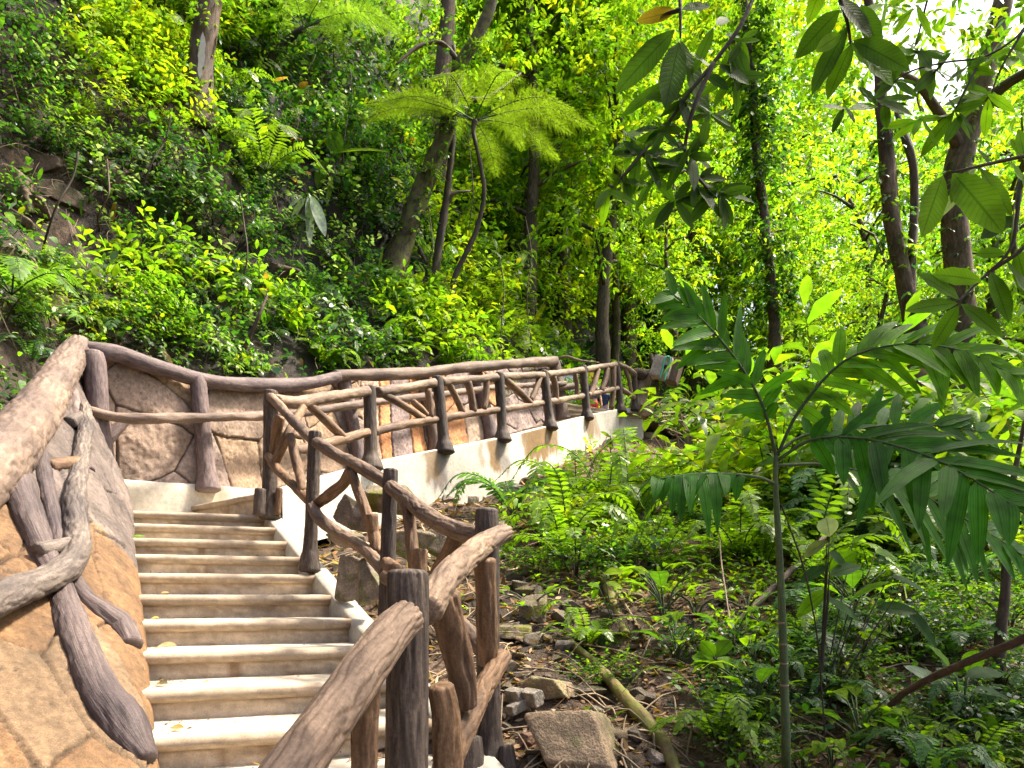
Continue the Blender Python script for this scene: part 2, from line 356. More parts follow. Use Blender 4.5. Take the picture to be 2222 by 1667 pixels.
# ------------------------------------------------------------------ lower staircase
K0 = P(CX, YH, 0) + np.array([-3.59, 6.3, .768]); KD = np.array([.224, -.365, -.1545]); KA = np.array([1.19, .424, 0.])
KW = np.linalg.norm(KA); KAn = KA / KW; KB = nrm(np.array([-KAn[1], KAn[0], 0]))          # across, and back into the stair
def kpt(k, a=0., back=0., dz=0.): return K0 + KD * k + KAn * a + KB * back + UP * dz
def step_mesh(mb, p0, p1, back0, back1, rise, seed, r=.034, na=46, ov=.028):
    """tread with a rounded nosing over its riser, between the left end p0 and the right end p1 of the nosing"""
    prof = [(1., 0), (.55, 0), (.22, .002), (.08, .0), (.04, -.001)]        # fractions of the way back
    a = np.linspace(math.pi / 2, -math.pi / 2, 9)
    t = np.linspace(0, 1, na)[:, None]; base = p0 + (p1 - p0) * t; bk = back0 + (back1 - back0) * t; bn = nrm(bk)
    rows = [base + bk * f + UP * (z + .004 * fbm(t * 9, t * 0 + f * 3, seed)) for f, z in prof]
    for q in a:
        rad = r * (1 + .10 * fbm(t * 22, t * 0 + q, seed + 1) + .05 * fbm(t * 80, t * 0 + q * 2, seed + 2))
        rows.append(base - bn * (ov * 0 + rad * math.cos(q)) + UP * (rad * math.sin(q) - r))
    rows.append(base + bn * .012 - UP * (2 * r + .004))
    for f in np.linspace(.15, 1, 6): rows.append(base + bn * (.014 + .004 * fbm(t * 14, t * 0 + f * 5, seed + 3)) - UP * (2 * r + (rise - 2 * r + .03) * f))
    V = np.stack(rows, 1); n, m = V.shape[:2]
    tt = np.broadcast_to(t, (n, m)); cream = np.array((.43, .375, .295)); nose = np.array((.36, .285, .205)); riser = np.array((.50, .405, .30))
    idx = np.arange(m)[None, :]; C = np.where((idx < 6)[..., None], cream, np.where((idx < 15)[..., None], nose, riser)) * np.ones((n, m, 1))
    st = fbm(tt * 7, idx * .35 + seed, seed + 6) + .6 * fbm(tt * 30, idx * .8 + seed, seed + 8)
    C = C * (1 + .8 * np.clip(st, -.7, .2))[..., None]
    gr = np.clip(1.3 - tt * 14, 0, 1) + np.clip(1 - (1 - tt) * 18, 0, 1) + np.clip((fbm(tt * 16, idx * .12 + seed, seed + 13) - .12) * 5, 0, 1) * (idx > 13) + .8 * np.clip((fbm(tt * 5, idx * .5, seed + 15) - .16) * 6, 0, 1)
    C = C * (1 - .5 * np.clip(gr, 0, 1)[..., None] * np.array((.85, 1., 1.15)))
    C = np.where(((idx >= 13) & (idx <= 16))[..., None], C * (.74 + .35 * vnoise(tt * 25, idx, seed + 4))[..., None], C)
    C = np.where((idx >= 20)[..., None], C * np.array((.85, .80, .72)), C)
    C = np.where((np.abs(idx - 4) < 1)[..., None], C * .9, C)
    i, j = np.meshgrid(np.arange(n - 1), np.arange(m - 1), indexing='ij')
    mb.add(V.reshape(-1, 3), [np.stack([i * m + j, i * m + j + 1, (i + 1) * m + j + 1, (i + 1) * m + j], -1).reshape(-1, 4)], None, C.reshape(-1, 3))
stair = thing('concrete_staircase', kpt(10, .6, 0, -.3), 'cream concrete stairs with rounded nosings climbing between the stone wall and the log railing', 'staircase')
TREAD = abs(np.dot(KD, KB))
for k in range(0, 12):
    mb = MB(); wd = KW if k < 11 else 1.9
    sh = -.30
    step_mesh(mb, kpt(k, sh), kpt(k, wd), KB * (TREAD + .02 if k else 1.2), KB * (TREAD + .02 if k else .5), .1545, 100 + k)
    mb.build('step', M_CONC, stair)
mb = MB()                                                                                # sloping side curb
ts = np.linspace(-.3, 11.4, 90)
sec = [(KW - .012, -.55), (KW - .012, -.012), (KW + .004, .012), (KW + .118, .012), (KW + .13, 0), (KW + .13, -.7)]
V = np.stack([[kpt(t, a + .006 * float(fbm(t * 3, a * 9, 71)), 0, z + .008 * float(fbm(t * 4, a * 7, 70))) for a, z in sec] for t in ts])
n, m = V.shape[:2]; i, j = np.meshgrid(np.arange(n - 1), np.arange(m - 1), indexing='ij')
cc = np.array((.36, .34, .285)) * (1 + .7 * np.clip(fbm(ts[:, None] * 2 + np.zeros(m), np.arange(m)[None] * .7, 72), -.5, .25))[..., None]
mb.add(V.reshape(-1, 3), [np.stack([i * m + j, i * m + j + 1, (i + 1) * m + j + 1, (i + 1) * m + j], -1).reshape(-1, 4)], None, cc.reshape(-1, 3))
mb.build('side_curb', M_CONC, stair)
mb = MB()                                                                                # foot landing under the near posts
lz = kpt(12)[2]
V = np.array([(-2.2, -.6), (1.2, -.6), (.9, 2.2), (.25, 3.35), (-.3, 3.2), (-.55, 2.1), (-1.2, 1.9)]); V = np.c_[V, np.full(7, lz)]
mb.add(np.vstack([V, V - UP * .5]), [np.array([[0, 1, 2, 3, 4, 5, 6]]), np.array([[i, i + 7, (i + 1) % 7 + 7, (i + 1) % 7] for i in range(7)])], None, (.5, .46, .39))
mb.build('landing', M_CONC, stair, smooth=False)

# ------------------------------------------------------------------ upper path: outer retaining wall and steps
OUT = [(612, 1062, 6.75), (700, 1035, 7.45), (805, 1006, 8.3), (885, 988, 8.95), (965, 972, 9.6), (1091, 948, 10.8), (1193, 923, 12.2), (1274, 902, 14.0), (1347, 887, 15.4), (1396, 886, 15.75)]
BOT = [(612, 1150), (700, 1125), (805, 1100), (885, 1082), (966, 1066), (1110, 1030), (1190, 1006), (1286, 984), (1354, 953), (1396, 930)]
OT = spline([P(*q) for q in OUT], .03)
OB = spline([P(b[0], b[1], q[2]) for q, b in zip(OUT, BOT)], .03); n = len(OT); OB = resamp(OB, n)
ot = nrm(np.gradient(OT[:, :2], axis=0)); on = np.c_[ot[:, 1], -ot[:, 0], np.zeros(n)]         # outward, towards the slope
oarc = np.concatenate([[0], np.cumsum(np.linalg.norm(np.diff(OT[:, :2], axis=0), axis=1))])
rows = [OT - on * .16 - UP * .6, OT - on * .16, OT - on * .02 + UP * .004, OT + on * .004 - UP * .012]
nb = 34
for f in np.linspace(.03, 1.5, nb): rows.append(OT + (np.c_[OT[:, :2], OB[:, 2]] - OT) * f + on * (.006 + .012 * fbm(oarc * 1.5, oarc * 0 + f * 2, 81))[:, None])
V = np.stack(rows, 1); m = V.shape[1]
fr = np.r_[0, 0, 0, 0, np.linspace(.03, 1.5, nb)][None, :]; ar = oarc[:, None] + 0 * fr
C = np.broadcast_to(np.array((.50, .475, .415)), (n, m, 3)).copy()
C *= (1 + .35 * np.clip(fbm(ar * 1.2, fr * 1.5, 82) + .4 * fbm(ar * 6, fr * 1.2, 83), -.5, .3))[..., None]
def stain(px, wpx, col, amt, ln, seed):
    """run-off stain below a post: a ragged vertical streak with a shape of its own"""
    pxs = CX + F * OT[:, 0] / OT[:, 1]
    x = (pxs[:, None] - px + 14 * fbm(fr * 2 + ar * 0, ar * 0 + seed, seed) - 10 * fr) / wpx
    f = np.clip(1.25 - np.abs(x) * 1.2 + .9 * fbm(ar * 9, fr * 1.3, seed + 1), 0, 1) * np.clip((ln - fr + .5 * fbm(ar * 14, fr * 0 + 2, seed + 2)) * 4, 0, 1) * (fr > 0)
    f = np.clip(np.clip(f * 2.0 - .2, 0, 1) * amt * 1.2, 0, 1)
    C[:] = C * (1 - f[..., None]) + np.array(col) * f[..., None]
brown = (.22, .14, .065); grey = (.16, .135, .13)
for q in ((948, 26, grey, .75, 1.1, 1), (935, 20, brown, .6, .9, 2), (1068, 16, brown, .8, 1., 3), (1085, 16, grey, .6, 1., 4), (1160, 34, brown, .85, .95, 5), (1198, 16, brown, .75, .9, 6), (1138, 8, brown, .6, .7, 7),
          (1275, 13, brown, .7, .7, 8), (1345, 6, brown, .5, .6, 9), (1290, 5, brown, .5, .8, 10), (1040, 7, brown, .4, .8, 11)): stain(*q)
mb = MB(); i, j = np.meshgrid(np.arange(n - 1), np.arange(m - 1), indexing='ij')
mb.add(V.reshape(-1, 3), [np.stack([i * m + j, i * m + j + 1, (i + 1) * m + j + 1, (i + 1) * m + j], -1).reshape(-1, 4)], None, C.reshape(-1, 3))
e = V[-1]; e2 = e - on[-1] * .22 + np.array([*ot[-1], 0]) * .02                                  # far end face
mb.add(np.vstack([e, e2]), [np.array([[q, q + 1, q + 1 + m, q + m] for q in range(m - 1)])], None, (.55, .53, .48))
rw = mb.build('retaining_wall', M_CONC); tag(rw, 'white concrete retaining wall with brown run-off stains below the upper log railing', 'retaining wall')
# back wall stations: face foot and face top in pixels, depth
BW = [(203, 1036, 205, 772, 7.0), (330, 1046, 320, 800, 7.3), (445, 1052, 428, 828, 7.7), (600, 1058, 590, 842, 8.6), (779, 1008, 748, 824, 9.7), (947, 975, 915, 812, 11.0), (1067, 950, 1032, 803, 12.2), (1150, 928, 1125, 797, 13.4), (1221, 908, 1206, 790, 14.6)]
FB = spline([P(a, b, D) for a, b, c, d, D in BW], .02); FT = spline([P(c, d, D * 1.006) for a, b, c, d, D in BW], .02)
nn = 900; FB = resamp(FB, nn); FT = resamp(FT, nn)
ustair = thing('concrete_staircase', P(585, 1110, 6.6), 'upper flight of pale concrete steps between the low back wall and the white retaining wall', 'staircase')
mb0 = OT - on * .03; zz0 = EZ + .968; N2 = 24; zz1 = OT[-40, 2] + .02
for k in range(N2 + 1):
    z = zz0 + (zz1 - zz0) * k / N2
    def at(z):
        f = np.interp(z, OT[:, 2], np.arange(n)); o = mb0[int(f)]; g = np.interp(z, FB[260:, 2], np.arange(260, nn)); b = FB[int(g)]
        return np.array([*o[:2], z]), np.array([*b[:2], z])
    o0, b0 = at(z); o1, b1 = at(z + (zz1 - zz0) / N2)
    if k == 0: o0, b0 = P(566, 1072, 6.6), P(392, 1107, 7.75); o0[2] = b0[2] = z
    if k == N2: o1 = o0 + np.array([.9, .7, 0]); b1 = b0 + np.array([.9, .9, 0])
    mb = MB(); dd0, dd1 = (b1 - b0), (o1 - o0); dd0[2] = dd1[2] = 0
    step_mesh(mb, b0, o0, dd0 * 1.15, dd1 * 1.15, (zz1 - zz0) / N2 + (.08 if k == 0 else 0), 300 + k, r=.03, na=30); mb.build('step', M_CONC, ustair)
mb = MB(); q = np.array([[1.0, 15.0], [2.9, 15.5], [4.2, 17.4], [8, 24], [6, 26], [2.2, 18]]); q = np.c_[q, np.full(6, zz1 + .006)]
mb.add(q, [np.arange(6)[None]], None, (.40, .33, .25)); mb.build('path', M_CONC)['kind'] = 'structure'

# ------------------------------------------------------------------ moulded stone walls
TAN, GREY, ORG, PURP, PINK = np.array((.42, .30, .19)), np.array((.30, .235, .20)), np.array((.44, .21, .09)), np.array((.20, .155, .145)), np.array((.39, .295, .225))
def stone_face(Bt, Tp, outw, seed, sc, colf, nrow, crack=.012):
    n = len(Bt); arc = np.concatenate([[0], np.cumsum(np.linalg.norm(np.diff((Bt + Tp) / 2, axis=0), axis=1))]); t = np.linspace(0, 1, nrow)
    A = arc[:, None] + 0 * t; H = np.linalg.norm(Tp - Bt, axis=1)[:, None] * t
    wx = A + .12 * fbm(A * 2.5, H * 2.5, seed); wy = H + .12 * fbm(A * 2.5, H * 2.5, seed + 1)
    e, cid = worley(wx, wy, sc, seed)
    col, planks = colf(A, H, t[None, :] + 0 * A, cid)
    ck = np.clip(1 - e / crack, 0, 1); ck = np.where(planks > 0, np.maximum(0 * ck, (planks > 1.5) * 1.), ck)
    disp = -.03 * ck ** .7 + (.0 if seed == 431 else .010) * (1 - np.exp(-e / .05)) * (planks == 0) + .035 * fbm(A * 5, H * 5, seed + 3) + .022 * fbm(A * 16, H * 16, seed + 4) + .03 * (cid - .5) * (planks == 0)
    if seed == 431: disp = disp * np.clip(t * 3.5, .12, .8)[None, :] + (.2 * (1 - np.exp(-t * 12)) * (1 - t))[None, :]
    col = col * (1 - .72 * ck[..., None]) * (1 + .9 * np.clip(fbm(A * 3.2, H * 3.2, seed + 6) + .5 * fbm(A * 14, H * 14, seed + 7), -.55, .35))[..., None]
    pit = np.clip((fbm(A * 38, H * 38, seed + 21) - .17) * 9, 0, 1) * np.clip(fbm(A * 3, H * 3, seed + 22) * 4 + .4, 0, 1); col = col * (1 - .6 * pit[..., None]); disp = disp - .006 * pit
    V = Bt[:, None] + (Tp - Bt)[:, None] * t[None, :, None] + outw[:, None] * disp[..., None]
    i, j = np.meshgrid(np.arange(n - 1), np.arange(nrow - 1), indexing='ij')
    return V, np.stack([i * nrow + j, (i + 1) * nrow + j, (i + 1) * nrow + j + 1, i * nrow + j + 1], -1).reshape(-1, 4), col, A
ft = nrm(np.gradient(FB[:, :2], axis=0)); fo = np.c_[ft[:, 1], -ft[:, 0], np.zeros(nn)]
def backcol(A, H, t, cid):
    pxs = CX + F * FB[:, 0] / FB[:, 1]; px = pxs[:, None] + 0 * t
    c = np.where((cid < .35)[..., None], TAN, np.where((cid < .7)[..., None], GREY * 1.15, PINK * .85))
    low = np.clip(.75 - t * 1.2 + fbm(A * 2, H * 2, 91), 0, 1)[..., None]; c = (c * (1 - low * .6) + GREY * .85 * low * .6) * np.array((.84, .82, .82))
    pl = np.zeros_like(px)
    zone = (px > 800) & (px < 958)
    wob = px + 8 * np.sin(t * 3 + 1) + 14 * fbm(t * 1.5, px * .01, 92)
    edges = [800, 838, 862, 905, 935, 958]; cols = [PINK * 1.1, ORG * 1.2, PURP * 1.15, ORG * 1.2, PURP * 1.1]
    for a, b, k in zip(edges[:-1], edges[1:], cols):
        mk = zone & (wob >= a) & (wob < b); c = np.where(mk[..., None], k * (1 + .25 * fbm(A * 30, H * 3, 93))[..., None], c)
    pl = np.where(zone, 1., 0); 
    for a in edges: pl = np.where(zone & (np.abs(wob - a) < 1.6), 2., pl)
    far = px >= 958
    cf = np.where((cid < .3)[..., None], PINK * .95, np.where((cid < .55)[..., None], ORG * .9, PURP * 1.35)); c = np.where(far[..., None], cf, c)
    return c, pl
bwall = thing('stone_wall', P(440, 1052, 7.7), 'low moulded stone wall with dark log trim running along the back of the upper steps', 'stone wall')
mb = MB(); V, f, C, _ = stone_face(FB, FT, fo, 401, 1.55, backcol, 96, .02); mb.add(V.reshape(-1, 3), [f], None, C.reshape(-1, 3)); 
E2 = V[-1]; bk = -fo[-1] * .4 + np.array([*ft[-1], 0]) * .03; mb.add(np.vstack([E2, E2 + bk]), [np.array([[q, q + 96, q + 97, q + 1] for q in range(95)])], None, GREY)
mb.build('stone_face', M_STONE, bwall)
mb = MB(); W0 = FB + fo * .03; W1 = W0 - UP * .9 + fo * .02; nx = 580
rr_ = [W0 - fo * .1, W0 + UP * .0, W0 + fo * .02 - UP * .02] + [W0 + fo * .025 - UP * q for q in (.1, .2, .3, .45, .6, .9)]
V = np.stack(rr_, 1)[:nx]; m = V.shape[1]; i, j = np.meshgrid(np.arange(nx - 1), np.arange(m - 1), indexing='ij')
C = np.array((.46, .42, .345)) * (1 + .4 * np.clip(fbm(np.arange(nx)[:, None] * .035 + np.zeros(m), np.arange(m)[None] * .3, 95), -.5, .2))[..., None]
pxs = CX + F * FB[:nx, 0] / FB[:nx, 1]; s1 = np.clip(1.2 - np.abs((pxs - 472)[:, None] + 30 * fbm(np.arange(m)[None] * .6, pxs[:, None] * .02, 96)) / 22, 0, 1) * np.clip(1.2 - np.arange(m)[None] * .16, 0, 1)
C = C * (1 - .8 * s1[..., None]) + np.array((.15, .09, .05)) * .8 * s1[..., None]
mb.add(V.reshape(-1, 3), [np.stack([i * m + j, i * m + j + 1, (i + 1) * m + j + 1, (i + 1) * m + j], -1).reshape(-1, 4)], None, C.reshape(-1, 3)); mb.build('plinth', M_CONC, bwall)
def tlog(name, pts, rad, mat, parent, seg=20, step=.03, **k):
    m = MB(); tube(m, pts, rad, seg, step, **k); return m.build(name, mat, parent)
D_ = lambda px: float(np.interp(px, [203, 330, 445, 600, 779, 947, 1067, 1150, 1221], [7.0, 7.3, 7.7, 8.6, 9.7, 11.0, 12.2, 13.4, 14.6]))
CAP = [(172, 756), (215, 762), (253, 768), (316, 790), (375, 808), (430, 823), (500, 832), (569, 836), (660, 833), (735, 818)]
tlog('cap_log', [P(x, y, D_(x) - .02) for x, y in CAP], [.085, .085, .085, .085, .085, .082, .08, .08, .08, .075], M_LOGP, bwall, 28, .02, groove=.003, K=12, wob=.1, seed=1)
CAP2 = [(728, 816), (780, 814), (850, 812), (912, 810), (960, 803), (1020, 797), (1086, 792), (1150, 787), (1204, 784)]
tlog('cap_log', [P(x, y, D_(x)) for x, y in CAP2], [.08, .08, .085, .085, .085, .085, .085, .09, .10], M_LOGT, bwall, 24, .025, groove=.002, K=10, wob=.12, seed=2)
def lpost(top, foot, Dt, Db, r, mat, seed, lean=0):
    t, b = P(*top, Dt), P(*foot, Db); mid = t * .5 + b * .5
    tlog('log_post', [t, t * .9 + b * .1, mid, t * .15 + b * .85, b - UP * .04], [r * .8, r, r, r * 1.1, r * 1.55], mat, bwall, 32, .018, groove=.0035, K=13, wob=.05, seed=seed)
lpost((204, 765), (222, 1032), 6.82, 6.82, .105, M_LOGP, 3)
lpost((428, 815), (452, 1056), 7.62, 7.62, .088, M_LOGP, 4)
lpost((746, 814), (782, 1004), 9.6, 9.6, .085, M_LOGP, 5)
lpost((914, 802), (948, 975), 10.95, 10.9, .10, M_LOGT, 6)
lpost((1030, 797), (1068, 948), 12.15, 12.1, .115, M_LOGP, 7)
lpost((1203, 783), (1222, 908), 14.5, 14.4, .12, M_LOGT, 8)
tlog('brace', [P(272, 912, 7.0), P(225, 962, 6.85)], [.05, .07], M_LOGP, bwall, groove=.003, seed=9)
# wall beside the lower stairs
LT = [(185, 800, 7.0), (120, 880, 5.9), (45, 985, 4.75), (-150, 1190, 3.5), (-520, 1560, 2.35), (-1300, 2200, 1.4)]
T2 = spline([P(*q) for q in LT], .02)
ks = np.linspace(-1.0, 14.5, 420); T2 = resamp(T2, 420)
B2 = np.array([kpt(k, .03, 0, -.2) for k in ks]); B2[:, :] += UP * np.clip(-ks, 0, 1)[:, None] * .1
B2[:27] = B2[27] + (np.array([*FB[4][:2], FB[4][2] - .35]) - B2[27]) * np.linspace(1, 0, 27)[:, None]
lo = nrm(np.cross(np.gradient(B2, axis=0), T2 - B2)); lo = lo * np.sign(lo[:, :1] + 1e-6)
def leftcol(A, H, t, cid):
    a = A + .25 * fbm(A * 2, H * 2, 97); bound = 2.35 + 1.15 * t
    g = np.where((cid < .5)[..., None], np.array((.10, .079, .071)), np.array((.118, .094, .083)))
    o = np.where((cid < .5)[..., None], np.array((.14, .080, .038)), np.array((.14, .092, .052)))
    return np.where((a < bound)[..., None], g, o), np.zeros_like(A)
lwall = thing('stone_wall', B2[300], 'tan moulded stone wall with dark root bands leaning back beside the lower stairs', 'stone wall')
mb = MB(); V2, f, C, A2 = stone_face(B2, T2, lo, 431, 1.5, leftcol, 170, .02); mb.add(V2.reshape(-1, 3), [f], None, C.reshape(-1, 3)); mb.build('stone_face', M_STONE, lwall)
WPX = np.stack([CX + F * V2[..., 0] / np.maximum(V2[..., 1], .2), YH - F * (V2[..., 2] - EZ) / np.maximum(V2[..., 1], .2)], -1)
def onwall(px, py, off=0.):
    q = np.argmin(((WPX - np.array([px, py])) ** 2).sum(-1)); i, j = divmod(int(q), V2.shape[1]); return V2[i, j] + lo[i] * off
LG = [(172, 752, 7.0), (150, 785, 6.6), (98, 868, 5.75), (45, 935, 5.0), (8, 985, 4.55), (-120, 1110, 3.75), (-420, 1400, 2.7)]
tlog('cap_log', [P(*q) for q in LG], [.12, .14, .165, .175, .185, .19, .2], M_LOGT, lwall, 72, .012, groove=.009, K=13, wob=.07, seed=12)
tlog('root_band', [onwall(x, y, .0) for x, y in ((22, 1020), (45, 1090), (85, 1180), (125, 1270), (165, 1380), (215, 1500), (265, 1580), (318, 1650))], [.10, .10, .075, .07, .08, .085, .10, .05], M_ROOT, lwall, 40, .015, groove=.006, K=14, wob=.08, seed=13, lump=.2)
tlog('root_band', [onwall(x, y, -.01) for x, y in ((92, 985), (108, 1080), (140, 1200), (180, 1285), (230, 1330), (268, 1362), (288, 1400))], [.05, .055, .05, .052, .065, .075, .06], M_ROOT, lwall, 30, .015, groove=.005, K=12, wob=.08, seed=14, lump=.2)
tlog('root_band', [onwall(x, y, -.02) for x, y in ((165, 850), (172, 900), (182, 960), (200, 1020))], [.04, .05, .05, .04], M_LOGP, lwall, 24, .02, groove=.003, seed=15)

# ------------------------------------------------------------------ log handrails on the walls
hr = thing('log_handrail', P(185, 960, 6.3), 'grey log handrail bending down along the tan stone wall beside the lower stairs', 'handrail')
HG = [(185, 884, 6.55, .055), (186, 930, 6.3, .062), (174, 1010, 5.7, .07), (161, 1095, 5.05, .078), (168, 1160, 4.55, .082), (160, 1215, 4.15, .083), (105, 1255, 3.7, .08), (20, 1290, 3.25, .078), (-120, 1360, 2.7, .075)]
def infront(x, y, D, gap=.17): return min(D, float(onwall(x, y)[1]) - gap)
tlog('rail', [P(x, y, infront(x, y, D)) for x, y, D, r in HG], [r * infront(x, y, D) / D for x, y, D, r in HG], M_GREYLOG, hr, 48, .012, groove=.007, K=11, wob=.09, seed=21, lump=.15)
tlog('bracket', [P(182, 903, infront(182, 903, 6.5)), P(150, 918, infront(150, 918, 6.5, .02))], [.055, .06], M_GREYLOG, hr, groove=.004, seed=22)
tlog('bracket', [P(168, 1003, infront(168, 1003, 5.75)), P(104, 1012, infront(104, 1012, 5.9, .0))], [.05, .055], M_BRACE, hr, groove=.004, seed=23)
tlog('bracket', [P(150, 1185, infront(150, 1185, 4.3)), P(82, 1196, infront(82, 1196, 4.4, .1))], [.055, .05], M_GREYLOG, hr, groove=.004, seed=24)
hb = thing('log_handrail', P(420, 1050, 7.4), 'long thin log handrail set in front of the low back wall', 'handrail')
HR = [(196, 893), (253, 905), (320, 909), (380, 908), (470, 905), (557, 903), (660, 896), (752, 881), (830, 871), (912, 861), (1000, 851), (1072, 841), (1150, 836), (1226, 832)]
tlog('rail', [P(x, y, D_(x) - .32) for x, y in HR], .052, M_LOGT, hb, 20, .03, groove=.004, K=8, wob=.14, seed=25, lump=.15)
tlog('rail', [P(1195, 843, 14.0), P(1249, 838, 14.6)], .07, M_LOGT, hb, groove=.003, seed=26)
for px in (228, 440, 775, 940, 1060): 
    y = np.interp(px, [a for a, b in HR], [b for a, b in HR]); tlog('bracket', [P(px, y, D_(px) - .3), P(px, y + 3, D_(px) + .03)], .035, M_FARBR, hb, 10, seed=int(px))

# ------------------------------------------------------------------ log railing along the lower stairs and round the near landing
def rail_part(par, name, pts, r, mat, seed, seg=20, step=.02, g=.006, K=9, wob=.07, **k):
    return tlog(name, [P(*q) for q in pts], r, mat, par, seg, step, groove=g, K=K, wob=wob, seed=seed, **k)
lr = thing('log_railing', P(672, 1222, 5.3), 'brown and black moulded log railing descending the lower stairs towards the viewer', 'railing')
def post(par, top, foot, D, r, mat, seed, seg=28, flare=1.5, step=.015, g=.006, K=11):
    t, b = P(*top, D), P(*foot, D)
    return tlog('post', [t, t * .92 + b * .08, t * .5 + b * .5, t * .16 + b * .84, t * .05 + b * .95, b - UP * .05], [r * .96, r, r, r * 1.08, r * (1 + (flare - 1) * .6), r * flare], mat, par, seg, step, groove=g, K=K, wob=.035, seed=seed)
post(lr, (588, 850), (585, 1112), 6.6, .068, M_POST, 31, flare=1.55)
rail_part(lr, 'post_foot', [(565, 1062, 6.5), (563, 1118, 6.5)], [.05, .06], M_POST, 32); rail_part(lr, 'post_foot', [(606, 1060, 6.55), (601, 1116, 6.55)], .035, M_BRACE, 33)
post(lr, (684, 938), (672, 1224), 5.3, .05, M_POST, 34, flare=1.7)
post(lr, (848, 1020), (834, 1420), 4.25, .047, M_POST, 35, flare=1.6)
post(lr, (1056, 1107), (1062, 1668), 3.25, .056, M_POST, 36, 40, flare=2.1, K=12)
rail_part(lr, 'post_foot', [(1022, 1600, 3.15), (1020, 1680, 3.12)], [.05, .075], M_POST, 136, 28)
rail_part(lr, 'post_foot', [(1098, 1620, 3.2), (1104, 1690, 3.15)], [.035, .055], M_POST, 137, 24)
post(lr, (885, 1243), (880, 2050), 1.95, .0595, M_POST, 37, 72, flare=1.2, step=.008, g=.0045, K=12)
rail_part(lr, 'top_rail', [(588, 862, 6.53), (615, 890, 6.3), (645, 922, 6.0), (680, 955, 5.5)], [.044, .045, .046, .045], M_RAIL, 38)
rail_part(lr, 'top_rail', [(688, 960, 5.22), (726, 985, 5.0), (775, 1010, 4.7), (842, 1048, 4.3)], [.045, .047, .046, .042], M_RAIL, 39, 28)
rail_part(lr, 'top_rail', [(848, 1056, 4.18), (885, 1085, 4.0), (930, 1120, 3.75), (985, 1149, 3.5), (1046, 1166, 3.28)], [.045, .047, .047, .048, .046], M_RAIL, 40, 40, .01)
rail_part(lr, 'top_rail', [(1095, 1155, 3.2), (1055, 1178, 3.0), (1010, 1212, 2.65), (965, 1260, 2.3), (925, 1325, 2.02)], [.045, .049, .05, .05, .05], M_RAIL, 41, 56, .009, .0055)
rail_part(lr, 'top_rail', [(884, 1340, 1.86), (845, 1378, 1.78), (778, 1470, 1.62), (700, 1582, 1.44), (600, 1720, 1.24), (470, 1900, 1.05)], [.052, .055, .0545, .0535, .053, .052], M_RAIL, 42, 84, .006, .0048, 13, .045)
rail_part(lr, 'brace', [(607, 905, 6.4), (600, 940, 6.45), (594, 990, 6.55)], .05, M_BRACE, 43)
rail_part(lr, 'brace', [(658, 886, 6.75), (628, 936, 6.3), (612, 972, 6.3), (596, 1008, 6.35)], [.04, .043, .045, .045], M_BRACE, 44)
rail_part(lr, 'mid_rail', [(582, 990, 6.5), (598, 1014, 6.3), (630, 1046, 5.95), (672, 1086, 5.45)], [.038, .042, .044, .045], M_BRACE, 45)
rail_part(lr, 'brace', [(630, 945, 6.0), (640, 990, 5.9), (650, 1028, 5.8), (660, 1068, 5.6)], [.036, .042, .042, .042], M_BRACE, 46)
rail_part(lr, 'brace', [(762, 1020, 4.75), (745, 1050, 4.85), (720, 1070, 5.0), (682, 1098, 5.2)], [.042, .04, .045, .04], M_BRACE, 47, 28)
rail_part(lr, 'brace', [(764, 1024, 4.7), (775, 1060, 4.66), (790, 1100, 4.6), (812, 1160, 4.5), (818, 1200, 4.45)], [.034, .035, .036, .038, .042], M_BRACE, 48, 28)
rail_part(lr, 'branch_stub', [(806, 1118, 4.5), (812, 1175, 4.5)], [.042, .036], M_BRACE, 49)
rail_part(lr, 'mid_rail', [(678, 1100, 5.15), (695, 1128, 5.0), (741, 1161, 4.75), (790, 1192, 4.5), (836, 1240, 4.25)], [.045, .045, .044, .044, .045], M_RAIL, 50, 32)
rail_part(lr, 'brace', [(880, 1092, 4.0), (888, 1130, 3.95), (895, 1190, 3.9), (905, 1260, 3.85)], [.034, .035, .036, .04], M_BRACE, 51, 28)
rail_part(lr, 'branch_stub', [(910, 1194, 3.7), (908, 1300, 3.7)], [.046, .044], M_BRACE, 52, 28)
rail_part(lr, 'brace', [(996, 1152, 3.5), (978, 1190, 3.55), (955, 1228, 3.65), (930, 1275, 3.8)], [.046, .04, .038, .038], M_BRACE, 53, 32)
rail_part(lr, 'branch_stub', [(838, 1222, 4.1), (858, 1236, 3.95)], .04, M_BRACE, 54)
rail_part(lr, 'mid_rail', [(838, 1250, 4.2), (905, 1290, 3.95), (985, 1345, 3.6), (1040, 1400, 3.35), (1062, 1420, 3.25)], .048, M_RAIL, 55, 36)
rail_part(lr, 'brace', [(1052, 1215, 2.95), (1054, 1280, 2.97), (1056, 1350, 3.0), (1060, 1440, 3.05)], [.05, .047, .049, .047], M_BRACE, 56, 40, .012)
rail_part(lr, 'brace', [(962, 1290, 2.3), (978, 1370, 2.35), (995, 1440, 2.4), (1010, 1530, 2.45)], [.05, .053, .05, .047], M_BRACE, 57, 48, .01, lump=.2)
rail_part(lr, 'mid_rail', [(1090, 1425, 3.1), (1060, 1475, 2.9), (1030, 1535, 2.6), (1002, 1590, 2.4), (960, 1690, 2.1), (920, 1790, 1.95)], [.04, .044, .045, .046, .046, .046], M_BRACE, 58, 48, .01)
rail_part(lr, 'branch_stub', [(957, 1490, 2.0), (968, 1560, 2.02), (972, 1720, 2.05)], [.040, .043, .043], M_BRACE, 59, 40, .008)
rail_part(lr, 'brace', [(800, 1440, 1.72), (792, 1560, 1.76), (790, 1800, 1.8)], [.034, .034, .036], M_BRACE, 60, 40, .01)

